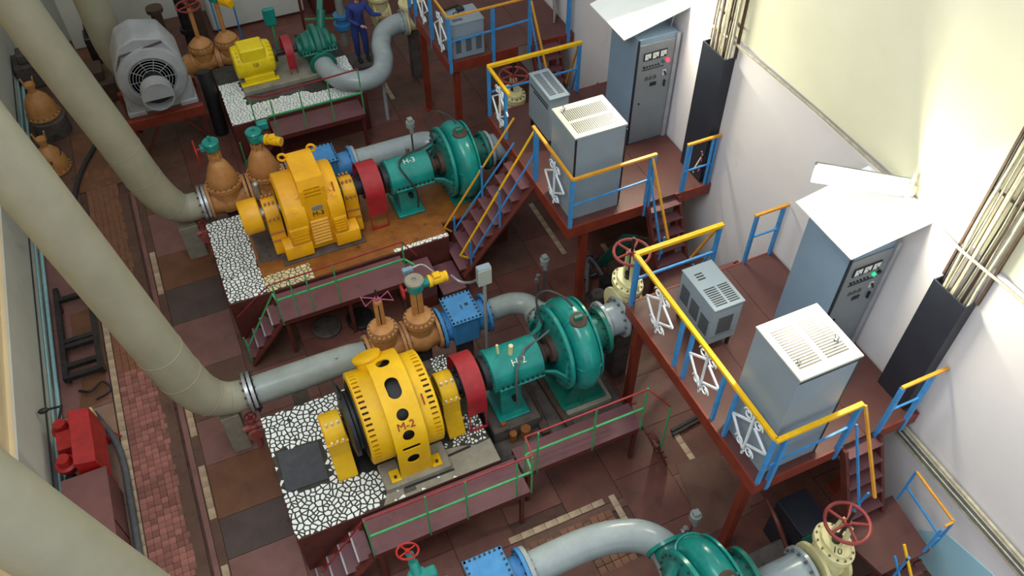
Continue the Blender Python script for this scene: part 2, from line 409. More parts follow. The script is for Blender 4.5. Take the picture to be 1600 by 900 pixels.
# mosaic field with an L-shaped pale border in front of the middle plinth
tm3 = MB().box((-0.06, -0.06, -0.03), (0.06, 0.06, 0.0), 0.004).done('floor_tile', 'tile_orange'); tm3.parent = fl; first[id(tm3)] = 1
for j in range(7):
    for i in range(13):
        tile(tm3, 2.26 + i * 0.126, 4.14 + j * 0.126 + (0.0), rnd.uniform(-0.004, 0.001))
for k in range(8): tile(st, 2.2 + 0.2 * k + 0.1, 5.11, 0.004, 'stripe_tile', PI / 2)
for k in range(5): tile(st, 3.95, 5.06 - 0.2 * k, 0.004, 'stripe_tile')
slab(rect(2.18, 4.9, 4.15, 5.05), 'slab_brown', top=-0.002)
for x0, y0, dx, dy, n in ((5.62, 11.6, 0.0, -0.2, 8), (6.42, 9.95, 0.0, -0.2, 6), (5.45, 5.6, 0.0, -0.2, 3), (6.35, 8.0, 0, -0.2, 4), (4.2, 17.2, 0, -0.2, 5)):
    for k in range(n): tile(st, x0 + dx * k, y0 + dy * k, 0.004, 'stripe_tile')
# ---- walls
wl = MB()
HW = 17.2
wl.box((-4.2, -2.0, -0.3), (-3.82, 22.2, 1.72)); wl.box((-4.2, -2.0, 1.72), (-3.9, 22.2, 12.7))
wl.box((-4.2, -2.0, 16.6), (-3.9, 22.2, HW)); wl.box((-4.2, -2.0, 12.7), (-3.9, 0.0, 16.6)); wl.box((-4.2, 10.0, 12.7), (-3.9, 22.2, 16.6))
wallL = struct(wl.done('wall_left', 'wall_sand'))
d = MB().box((-3.818, -2.0, 0.0), (-3.79, 22.15, 1.735)).done('wall_dado', 'wall_grey', wallL, 'grey painted lower band of the wall')
wf = MB()
for k in range(6): wf.box((-4.1, 0.0 + k * 2.0 - 0.05, 12.7), (-4.0, k * 2.0 + 0.05, 16.6))
wf.box((-4.1, 0.0, 14.6), (-4.0, 10.0, 14.7)); struct(wf.done('window_1', 'wall_white'))
wallB = struct(MB().box((-4.2, 22.15, -0.3), (8.0, 22.5, HW)).done('wall_back', 'wall_grey'))
wallR = struct(MB().box((7.6, -2.0, -0.3), (8.0, 22.2, 4.93)).box((7.66, -2.0, 4.93), (8.0, 22.2, HW)).done('wall_right', 'wall_white'))
MB().box((7.63, -2.0, 5.0), (7.661, 22.15, HW)).done('upper_wall', 'wall_cream', wallR, 'cream painted upper wall above the ledge')
MB().prism([(-2.0, 0.0), (2.75, 0.0), (2.62, 0.5), (2.3, 0.95), (1.6, 1.15), (-2.0, 1.3)], 'yz', 7.59, 7.601).done('wall_dado', 'wall_blue', wallR, 'pale blue painted patch low on the wall')
struct(MB().box((7.565, -2.0, 4.90), (7.63, 22.15, 4.965), 0.01).done('trim_1', 'wall_white'))
# low pale concrete upstand against the back wall
tag(MB().box((-2.45, 21.6, 0), (-1.9, 22.13, 1.9), 0.02).done('concrete_pier', 'wall_grey', loc=(-2.2, 21.9, 0)), 'short pale concrete pier against the far wall behind the big pipe', 'pier')
# ================================================================= PLINTHS WITH CRAZY PAVING
def voronoi(x0, x1, y0, y1, n, seed, gap=0.007, keep=None, jit=1.0):
    r = random.Random(seed); A = (x1 - x0) * (y1 - y0); c = math.sqrt(A / n)
    S = []
    yy = y0 - c
    while yy < y1 + c:
        xx = x0 - c
        while xx < x1 + c:
            S.append((xx + r.random() * c * jit, yy + r.random() * c * jit)); xx += c
        yy += c
    out = []
    for (px, py) in S:
        if keep and not keep(px, py): continue
        poly = [(x0, y0), (x1, y0), (x1, y1), (x0, y1)]
        near = sorted(S, key=lambda q: (q[0] - px) ** 2 + (q[1] - py) ** 2)[1:15]
        for (qx, qy) in near:
            dx, dy = qx - px, qy - py; L = math.hypot(dx, dy); nx, ny = dx / L, dy / L
            lim = px * nx + py * ny + L / 2 - gap
            new = []
            for k in range(len(poly)):
                a, b = poly[k], poly[(k + 1) % len(poly)]
                da = a[0] * nx + a[1] * ny - lim; db = b[0] * nx + b[1] * ny - lim
                if da <= 0: new.append(a)
                if (da < 0 < db) or (db < 0 < da):
                    t = da / (da - db); new.append((a[0] + (b[0] - a[0]) * t, a[1] + (b[1] - a[1]) * t))
            poly = new
            if len(poly) < 3: break
        if len(poly) < 3: continue
        ar = abs(sum(poly[k][0] * poly[(k + 1) % len(poly)][1] - poly[(k + 1) % len(poly)][0] * poly[k][1] for k in range(len(poly)))) / 2
        if ar > 0.0006: out.append((poly, ar))
    return out
def inpoly(x, y, P):
    c = False
    for k in range(len(P)):
        (x1, y1), (x2, y2) = P[k], P[k - 1]
        if (y1 > y) != (y2 > y) and x < (x2 - x1) * (y - y1) / (y2 - y1) + x1: c = not c
    return c
def lay(cells, top, m, parent, limit=300, name='tile_shard', r=random.Random(3)):
    cells = sorted(cells, key=lambda c: -c[1]); st = MB(); ns = 0
    for k, (poly, ar) in enumerate(cells):
        z = top + r.uniform(0.005, 0.009)
        if k < limit: MB().prism(poly, 'xy', top - 0.002, z).done(name, m, parent, ang=0.3)
        else: st.prism(poly, 'xy', top - 0.002, z); ns += 1
    if ns: st.done('shard_field', m, parent, kind='stuff', ang=0.3)
    else: st.bm.free()
# ---- middle plinth (motor M-2)
p2 = thing('plinth', 'concrete plinth with white broken-tile paving and a dark mat, under the drum-shaped yellow motor', 'plinth', (0.9, 6.98, 0), 'machine plinths')
MB().box((-0.645, 5.9, 0), (2.42, 8.06, 0.985), 0.01).done('body', 'plinth_side', p2)
MB().box((-0.635, 5.91, 0.985), (2.41, 8.05, 0.9925)).done('bedding', 'grout', p2)
patch = [(0.62, 5.9), (0.78, 6.18), (0.95, 6.36), (1.15, 6.45), (1.55, 6.42), (1.95, 6.36), (2.2, 6.28), (2.42, 6.3), (2.42, 5.9)]
MB().prism(patch, 'xy', 0.985, 0.999).done('bare_patch', 'concrete', p2, 'bare grey concrete where the tiles are missing')
MB().prism([(0.45, 6.5), (1.95, 6.5), (1.95, 7.5), (0.45, 7.5)], 'xy', 0.98, 0.996).done('pit_cover', 'black', p2, 'black pit under the motor')
matp = [(-0.585, 6.66), (0.03, 6.64), (0.05, 7.3), (-0.56, 7.36)]
MB().prism(matp, 'xy', 1.0, 1.012).done('floor_mat', 'mat_dark', p2, 'dark grey rubber mat set in the tiles')
MB().prism([(1.75, 7.25), (2.0, 7.2), (2.08, 7.6), (2.08, 8.05), (1.6, 8.05)], 'xy', 0.985, 0.998).done('bare_patch', 'concrete_dark', p2, 'dark bare patch behind the motor')
MB().prism([(0.72, 6.05), (1.72, 6.05), (1.72, 6.5), (0.72, 6.5)], 'xy', 0.99, 1.12, 0.02).prism([(0.72, 7.4), (1.72, 7.4), (1.72, 7.85), (0.72, 7.85)], 'xy', 0.99, 1.12, 0.02).done('sole_plinth', 'concrete', p2, kind='stuff')
MB().box((0.95, 5.95, 0.995), (1.13, 6.04, 1.004)).done('slot_cover', 'concrete_dark', p2, 'small dark recess cover')
MB().bar((1.74, 6.27, 1.003), (2.1, 6.29, 1.003), 0.035, 0.012).bar((0.98, 6.035, 1.003), (1.74, 6.03, 1.003), 0.03, 0.012).done('slot', 'black', p2, 'narrow dark slot in the concrete')
def keep2(x, y):
    if inpoly(x, y, [(a, b + 0.02) for a, b in patch]):
        return random.Random(int(x * 971 + y * 433)).random() < 0.07 and y > 6.0
    if inpoly(x, y, [(-0.62, 6.62), (0.07, 6.6), (0.09, 7.34), (-0.6, 7.4)]): return False
    if 0.4 < x < 2.0 and 6.5 < y < 7.5: return False
    if 1.7 < x < 2.1 and y > 7.25: return False
    if x > 2.1 and 7.2 < y < 7.55: return False
    if x > 2.0 and 6.85 < y < 7.2: return False
    return True
lay(voronoi(-0.64, 1.75, 5.905, 8.055, 900, 11, 0.0115, keep2), 0.993, 'shard', p2, 300)
lay(voronoi(1.75, 2.415, 5.905, 8.055, 560, 12, 0.0105, lambda x, y: keep2(x, y) and y > 6.3), 0.993, 'shard', p2, 0)
# low base under the pump
b2 = thing('low_plinth', 'low dark concrete base under the green pump marked H-2', 'plinth', (3.6, 6.9, 0))
MB().box((2.44, 6.1, 0), (4.75, 7.75, 0.5), 0.02).done('body', 'concrete_dark', b2)
MB().box((2.55, 6.45, 0.5), (3.35, 7.5, 0.8), 0.02).done('bracket_block', 'concrete_dark', b2)
MB().box((3.8, 6.4, 0.5), (4.6, 7.4, 0.62), 0.015).done('foot_block', 'concrete', b2)
MB().bar((3.35, 6.25, 0.56), (3.45, 7.5, 0.56), 0.12, 0.12).bar((3.75, 6.2, 0.55), (3.7, 7.5, 0.55), 0.1, 0.1).done('channel', 'rusty_iron', b2)
# ---- far plinth (motor M-3)
p3 = thing('plinth', 'concrete plinth with white broken-tile paving and a rusty oil-stained top, under the boxy yellow motor', 'plinth', (1.9, 11.6, 0), 'machine plinths')
MB().prism([(-0.61, 10.55), (3.42, 10.55), (3.42, 10.9), (4.75, 10.9), (4.75, 12.5), (2.5, 12.72), (-0.61, 12.72)], 'xy', 0, 0.985, 0.01).done('body', 'plinth_side', p3)
MB().prism([(0.06, 10.95), (0.9, 10.95), (0.9, 10.57), (3.41, 10.57), (3.41, 10.92), (4.74, 10.92), (4.74, 12.48), (2.5, 12.7), (0.06, 12.7)], 'xy', 0.985, 0.997).done('stained_top', 'rust_floor', p3, 'rusty brown oil-stained top')
MB().prism([(-0.6, 10.56), (0.9, 10.56), (0.9, 10.95), (0.06, 10.95), (0.06, 12.71), (-0.6, 12.71)], 'xy', 0.985, 0.9925).done('bedding', 'grout', p3)
MB().prism([(0.1, 11.3), (0.6, 11.2), (0.62, 12.3), (0.12, 12.3)], 'xy', 0.985, 0.9975).done('pit_cover', 'concrete_dark', p3, 'dark pit beside the motor')
MB().box((0.5, 11.03, 0.985), (2.0, 12.2, 1.03), 0.01).done('motor_bed', 'concrete_dark', p3, 'grey bed frame under the motor')
lay(voronoi(-0.6, 0.06, 10.56, 12.71, 290, 21, 0.0105), 0.993, 'shard', p3, 295)
lay(voronoi(0.06, 0.9, 10.56, 10.95, 46, 22, 0.008), 0.993, 'shard_cream', p3, 60)
lay(voronoi(2.36, 3.42, 10.555, 10.64, 16, 23, 0.006), 0.997, 'shard', p3, 30)
# ---- small plinth at the back
p4 = thing('plinth', 'small concrete plinth with fine white broken-tile paving, under the small lemon-yellow motor', 'plinth', (1.9, 16.3, 0), 'machine plinths')
MB().box((0.47, 15.45, 0), (3.4, 17.7, 0.985), 0.01).done('body', 'plinth_side', p4)
MB().box((0.48, 15.46, 0.985), (3.39, 17.69, 0.9925)).done('bedding', 'grout', p4)
MB().box((0.95, 16.35, 0.99), (2.9, 17.4, 1.12), 0.02).done('motor_bed', 'concrete', p4, 'raised grey concrete bed')
MB().box((0.95, 16.05, 0.985), (2.2, 16.36, 0.999)).done('bare_patch', 'concrete_dark', p4)
lay(voronoi(0.48, 3.39, 15.46, 17.0, 900, 31, 0.006, lambda x, y: not (0.93 < x < 2.3 and y > 16.03) and not (x > 2.3 and y > 15.9 and x < 2.95)), 0.993, 'shard', p4, 0)
# ================================================================= MACHINES
def bearing_stand(mb, x0, x1, yc, zc, z0, r, wb):
    pts = [(yc - wb, z0), (yc - wb, z0 + 0.06), (yc - r, z0 + (zc - z0) * 0.55), (yc - r, zc)] + [(yc - r * math.cos(t), zc + r * math.sin(t)) for t in [PI * k / 10 for k in range(1, 10)]] + [(yc + r, zc), (yc + r, z0 + (zc - z0) * 0.55), (yc + wb, z0 + 0.06), (yc + wb, z0)]
    mb.prism(pts, 'yz', x0, x1, 0.012); return mb
# ---- motor M-2: drum with slotted shields
yc, zc = 6.93, 1.75
mo = thing('electric_motor', 'drum-shaped yellow electric motor marked M-2 with round holes and slotted rims', 'motor', (1.2, yc, 1.0))
for x0, x1 in ((0.15, 0.44), (1.86, 2.12)):
    st_ = bearing_stand(MB(), x0, x1, yc, zc, 1.0, 0.25, 0.42).done('bearing_stand', 'yellow', mo)
    bb = MB()
    for yy in (yc - 0.36, yc + 0.36): bb.cyl(((x0 + x1) / 2 - 0.07, yy, 1.06), ((x0 + x1) / 2 - 0.07, yy, 1.1), 0.02, n=6).cyl(((x0 + x1) / 2 + 0.07, yy, 1.06), ((x0 + x1) / 2 + 0.07, yy, 1.1), 0.02, n=6)
    for dx in (-0.08, 0, 0.08):
        bb.cyl(((x0 + x1) / 2 + dx, yc - 0.265, zc + 0.0), ((x0 + x1) / 2 + dx, yc - 0.265, zc + 0.05), 0.022, n=6).cyl(((x0 + x1) / 2 + dx, yc - 0.1, zc + 0.22), ((x0 + x1) / 2 + dx, yc - 0.1, zc + 0.28), 0.022, n=6)
    bb.done('bolts', 'shard_cream', st_, kind='stuff')
    MB().box((x0 - 0.008, yc - 0.28, zc - 0.02), (x1 + 0.008, yc + 0.28, zc + 0.0)).done('cap_joint', 'amber', st_)
MB().lathe([(0.3, 0.1), (1.6, 0.1)], (0.13, yc, zc), 'x', 16).lathe([(0, 0.1), (0.36, 0.1)], (1.95, yc, zc), 'x', 16).done('shaft', 'dark_metal', mo)
MB().lathe([(0.47, 0.30), (0.5, 0.5), (0.56, 0.5), (0.58, 0.42), (0.62, 0.42), (0.64, 0.55), (0.70, 0.55), (1.7, 0.55), (1.74, 0.3)], (0, yc, zc), 'x', 32).done('rotor', 'black', mo)
sr = MB(); sr.bar((0.52, 7.3, 1.0), (0.52, 7.3, 2.2), 0.04).bar((0.6, 7.35, 1.9), (0.6, 7.05, 2.1), 0.05); sr.bar((0.5, 7.0, 2.27), (0.5, 7.4, 2.2), 0.03).done('brush_gear', 'dark_metal', mo)
# inner dark drum behind slots and holes
MB().lathe([(0.72, 0.62), (0.72, 0.635), (1.0, 0.635), (1.0, 0.70), (1.43, 0.70), (1.43, 0.635), (1.68, 0.635), (1.68, 0.62)], (0, yc, zc), 'x', 48).done('stator', 'black', mo)
for side, (xa, xb, xs0, xs1) in {'l': (0.66, 1.0, 0.70, 0.79), 'r': (1.43, 1.73, 1.60, 1.69)}.items():
    s = MB(); rr = 0.685
    if side == 'l':
        s.lathe([(0.66, 0.60), (0.665, 0.66), (0.68, rr), (xs0, rr), (xs0, 0.63), (0.69, 0.6)], (0, yc, zc), 'x', 56, close=True)
        s.lathe([(xs1, 0.64), (xs1, rr), (1.0, rr), (1.0, 0.64)], (0, yc, zc), 'x', 56, close=True)
    else:
        s.lathe([(1.43, 0.64), (1.43, rr), (xs0, rr), (xs0, 0.64)], (0, yc, zc), 'x', 56, close=True)
        s.lathe([(xs1, 0.63), (xs1, rr), (1.715, rr), (1.73, 0.66), (1.73, 0.6)], (0, yc, zc), 'x', 56, close=True)
    n = 52
    for k in range(n):
        a = 2 * PI * k / n; dt = 2 * PI / n * 0.30
        s.lathe([(xs0 - 0.003, 0.64), (xs0 - 0.003, rr), (xs1 + 0.003, rr), (xs1 + 0.003, 0.64)], (0, yc, zc), 'x', 1, a0=a - dt, a1=a + dt, close=True)
    s.done('end_shield', 'yellow', mo)
band = MB(); RB = 0.80
prof = [(yc + RB * math.cos(t), zc + RB * math.sin(t)) for t in [PI * 1.25 - (PI * 1.25 + 0.0) * k / 40 for k in range(41)]]
A0 = 0.0; A1 = PI
outer = [(yc + RB * math.cos(A0), 1.12)] + [(yc + RB * math.cos(A0 + (A1 - A0) * k / 52), zc + RB * math.sin(A0 + (A1 - A0) * k / 52)) for k in range(53)] + [(yc + RB * math.cos(A1), 1.12)]
ri = 0.782
inner = [(yc + ri * math.cos(A1), 1.12)] + [(yc + ri * math.cos(A1 + (A0 - A1) * k / 52), zc + ri * math.sin(A1 + (A0 - A1) * k / 52)) for k in range(53)] + [(yc + ri * math.cos(A0), 1.12)]
band.prism(outer + inner, 'yz', 0.98, 1.45)
bo = band.done('housing_band', 'yellow', mo, ang=0.5)
MB().box((0.99, 6.2, 1.125), (1.44, 6.9, 1.62)).done('shade_fill', 'black', mo)  # black box added inside the band so the lower hole looks dark
def rad(deg, r=0.8): return Vector((0, yc - r * math.cos(R(deg)), zc + r * math.sin(R(deg)))), Vector((0, -math.cos(R(deg)), math.sin(R(deg)))), Vector((0, math.sin(R(deg)), math.cos(R(deg))))
cs = []
def oval(deg, hx, ht, n=20, xc=1.2, dz=0.0):
    p, nn, tt = rad(deg, 0.82); m = MB(); p = p + Vector((0, 0, dz))
    ring = []
    for k in range(n):
        a = 2 * PI * k / n; ca, sa = math.cos(a), math.sin(a)
        u = (abs(hx - min(hx, ht)) * (1 if ca > 0 else -1)) + min(hx, ht) * ca if hx > ht else hx * ca
        v = (abs(ht - min(hx, ht)) * (1 if sa > 0 else -1)) + min(hx, ht) * sa if ht > hx else ht * sa
        ring.append(Vector((xc + u, 0, 0)) + p + tt * v)
    A = [m.bm.verts.new(q + nn * 0.1) for q in ring]; B = [m.bm.verts.new(q - nn * 0.2) for q in ring]
    m.bm.faces.new(A); m.bm.faces.new(B)
    for k in range(n): m.bm.faces.new((A[k], A[(k + 1) % n], B[(k + 1) % n], B[k]))
    return m.done('cutter', 'black')
for args in ((106, .1, .085), (73, .10, .16), (45, .085, .085), (22, .085, .085), (5.0, .135, .036), (0, .09, .10, 20, 1.2, -0.215), (140, .1, .09)): cs.append(oval(*args))
cut(bo, cs)
for p_ in bo.data.polygons: p_.use_smooth = False
for _x in (0.83, 1.45): MB().box((_x, 6.10, 1.12), (_x + 0.15, 6.3, 1.16), 0.008).done('foot', 'yellow', mo); MB().box((_x, 7.5, 1.12), (_x + 0.15, 7.75, 1.16), 0.008).done('foot', 'yellow', mo)
MB().cyl((0.9, 6.16, 1.15), (0.9, 6.16, 1.2), 0.022, n=6).cyl((1.53, 6.16, 1.15), (1.53, 6.16, 1.2), 0.022, n=6).done('foot_bolts', 'dark_metal', mo, kind='stuff')
MB().lathe([(0, 0.21), (0.04, 0.21), (0.05, 0.18), (0.05, 0.0)], (1.04, 7.42, 2.40), (-0.12, 0.55, 0.8), 28).lathe([(0, 0.18), (-0.3, 0.18)], (1.04, 7.42, 2.40), (-0.12, 0.55, 0.8), 28).done('terminal_cover', 'yellow', mo)
p, nn, tt = rad(33.5, 0.806)
text('M-2', p + Vector((1.2, 0, 0)), 0.16, (1, 0, 0), tt, 'letter_red', mo)
p, nn, tt = rad(52, 0.69); MB().bar(p + Vector((1.54, 0, 0)) + tt * 0.08, p + Vector((1.54, 0, 0)) - tt * 0.08, 0.022, 0.012, up=nn).done('paint_mark', 'letter_red', mo, 'short red paint mark')
# ---- motor M-3: boxy housing
yc, zc = 11.69, 1.77
m3 = thing('electric_motor', 'boxy yellow electric motor marked M-3 with a louvred front and cylindrical end cap', 'motor', (1.25, yc, 1.03))
MB().lathe([(0.70, 0.5), (0.72, 0.60), (0.74, 0.62), (1.08, 0.62), (1.08, 0.54)], (0, yc, zc), 'x', 48, close=True).lathe([(1.48, 0.54), (1.48, 0.62), (1.72, 0.62), (1.75, 0.60), (1.76, 0.5)], (0, yc, zc), 'x', 48, close=True).done('drum', 'amber', m3)
MB().lathe([(0.72, 0.1), (0.72, 0.46), (1.74, 0.46), (1.74, 0.1)], (0, yc, zc), 'x', 36).done('inner_drum', 'black', m3)
hb = MB().prism([(11.20, 1.05), (11.17, 1.5), (11.17, 2.42), (11.23, 2.62), (12.02, 2.62), (12.2, 2.4), (12.2, 1.05)], 'yz', 1.05, 1.50).done('housing', 'amber', m3)
cs = [MB().box((1.13, 11.0, 2.41 - k * 0.075), (1.41, 11.24, 2.445 - k * 0.075)).done('cutter', 'black') for k in range(3)]
cut(hb, cs)
for p_ in hb.data.polygons: p_.use_smooth = False
lv = MB().prism([(11.165, 0), (11.135, 0.012), (11.165, 0.045)], 'yz', 1.11, 1.43).done('louvre', 'amber', m3)
lv.location.z += 1.70 + 0.0
for k in range(1, 8): inst(lv, 'louvre', m3, (0, 0, -0.073 * k))
fr = [(11.1, 1.03), (11.06, 1.07), (11.08, 1.33), (11.3, 1.40), (11.6, 1.2), (12.2, 1.2), (12.2, 1.03)]
MB().prism(fr, 'yz', 0.57, 1.06, 0.012).prism(fr, 'yz', 1.49, 1.93, 0.012).done('base_foot', 'amber', m3)
l2 = MB().prism([(11.075, 0), (11.04, 0.012), (11.075, 0.05)], 'yz', 0.62, 0.98)
for x0 in (0.80, 1.54): pass
l2.bm.free()
sd = MB()
for k in range(4): sd.bar((0.76, 11.07 + 0.0, 1.46 + 0.07 * k - 0.02), (1.02, 11.07, 1.46 + 0.07 * k - 0.02), 0.03, 0.018)
for k in range(5): sd.bar((1.54, 11.06, 1.44 + 0.065 * k), (1.70, 11.06, 1.44 + 0.065 * k), 0.03, 0.018)
sd.done('side_louvres', 'amber', m3, kind='stuff')
MB().prism([(11.08, 1.35), (11.05, 1.72), (11.1, 1.8), (11.5, 1.8), (11.5, 1.35)], 'yz', 0.72, 1.05, 0.01).done('side_panel', 'amber', m3)
MB().prism([(11.08, 1.35), (11.05, 1.72), (11.1, 1.8), (11.5, 1.8), (11.5, 1.35)], 'yz', 1.5, 1.74, 0.01).done('side_panel', 'amber', m3)
MB().box((1.2, 11.155, 1.96), (1.38, 11.175, 2.05)).done('nameplate', 'panel_grey', m3, 'small grey nameplate')
text('M-3', (1.29, 11.163, 1.87), 0.13, (1, 0, 0), (0, 0, 1), 'letter_dark', m3)
for x0, x1, off in ((0.43, 0.68, 0), (1.82, 2.06, 0)):
    s_ = bearing_stand(MB(), x0, x1, yc, zc, 1.03, 0.25, 0.36).done('bearing_stand', 'amber', m3)
    bb = MB()
    for dx in (0.05, 0.12, 0.19):
        bb.cyl((x0 + dx, yc - 0.27, zc), (x0 + dx, yc - 0.27, zc + 0.06), 0.022, n=6).cyl((x0 + dx, yc - 0.1, zc + 0.21), (x0 + dx, yc - 0.1, zc + 0.29), 0.022, n=6).cyl((x0 + dx, yc + 0.1, zc + 0.21), (x0 + dx, yc + 0.1, zc + 0.29), 0.022, n=6)
    bb.bar((x0 - .005, yc - 0.26, zc - 0.3), (x1 + .005, yc - 0.26, zc - 0.3), 0.03).bar((x0 - .005, yc - 0.3, zc - 0.45), (x1 + .005, yc - 0.3, zc - 0.45), 0.03)
    bb.done('bolts', 'ochre', s_, kind='stuff')
MB().cyl((0.44, 11.95, 1.9), (0.44, 11.95, 2.2), 0.06, n=12).ball((0.44, 11.95, 2.2), 0.065).done('oil_cup', 'steel', m3)
MB().lathe([(0.03, 0.0), (0.03, 0.29), (0.06, 0.31), (0.35, 0.31), (0.37, 0.29), (0.37, 0.1)], (0, yc, zc), 'x', 36).done('end_cap', 'amber', m3)
MB().cyl((0.2, yc, zc), (2.4, yc, zc), 0.11).done('shaft', 'steel', m3)
for x0, y0 in ((1.0, 11.95), (1.52, 12.0)):
    MB().torus((x0, y0, 2.62), (0.3, 1, 0), 0.07, 0.022, 20, 8).done('lifting_eye', 'amber', m3)
for x0, a in ((0.9, 30), (1.0, 50), (1.6, 48), (1.62, 38)):
    MB().cyl((x0, yc - 0.60 * math.cos(R(a)), zc + 0.60 * math.sin(R(a))), (x0, yc - 0.66 * math.cos(R(a)), zc + 0.66 * math.sin(R(a))), 0.03, n=10).done('plug', 'amber', m3)
a = 52; MB().bar((1.65, yc - 0.63 * math.cos(R(a)) - .06, zc + 0.63 * math.sin(R(a)) - .08), (1.65, yc - 0.63 * math.cos(R(a)) + .05, zc + 0.63 * math.sin(R(a)) + .05), 0.022).done('paint_mark', 'letter_red', m3, 'short red paint mark')
# ---- coupling guards
def guard(y, wide, lab):
    g = thing('coupling_guard', lab, 'guard', (2.33, y, 1.0), 'red coupling guards')
    r = 0.42
    zl = 1.42 if not wide else 1.33
    o = [(y - r, zl)] + [(y - r * math.cos(t), 1.75 + r * math.sin(t)) for t in [PI * k / 24 for k in range(25)]] + [(y + r, zl)]
    i = [(y + r - .012, zl)] + [(y + (r - .012) * math.cos(t), 1.75 + (r - .012) * math.sin(t)) for t in [PI * k / 24 for k in range(25)]] + [(y - r + .012, zl)]
    MB().prism(o + i, 'yz', 2.18, 2.48 + (0.05 if wide else 0)).done('hood', 'red_guard', g)
    z0 = 1.0
    for x in (2.2, 2.46 + (0.05 if wide else 0)):
        for s in (-1, 1): MB().bar((x, y + s * (r - .006), zl + .02), (x, y + s * (r - .006), z0), 0.04, 0.014).done('leg', 'red_guard', g)
    MB().bar((2.2, y - r, 1.02), (2.48, y - r, 1.02), 0.03, 0.03).done('foot_bar', 'red_guard', g)
    c = thing('shaft_coupling', 'dark shaft coupling under the red guard beside the motor marked ' + ('M-3' if wide else 'M-2'), 'coupling', (2.33, y, 1.75), 'shaft couplings')
    MB().lathe([(0, 0.12), (0, 0.25), (0.13, 0.25), (0.13, 0.24), (0.15, 0.24), (0.15, 0.25), (0.28, 0.25), (0.28, 0.12)], (2.19, y, 1.75), 'x', 24).done('hub', 'black', c)
    MB().bolts((2.335, y, 1.75), 'x', 0.19, 6, 0.02, 0.34).done('pins', 'dark_metal', c, kind='stuff')
guard(6.93, False, 'red arched coupling guard between the motor marked M-2 and its pump')
guard(11.69, True, 'red arched coupling guard between the motor marked M-3 and its pump')
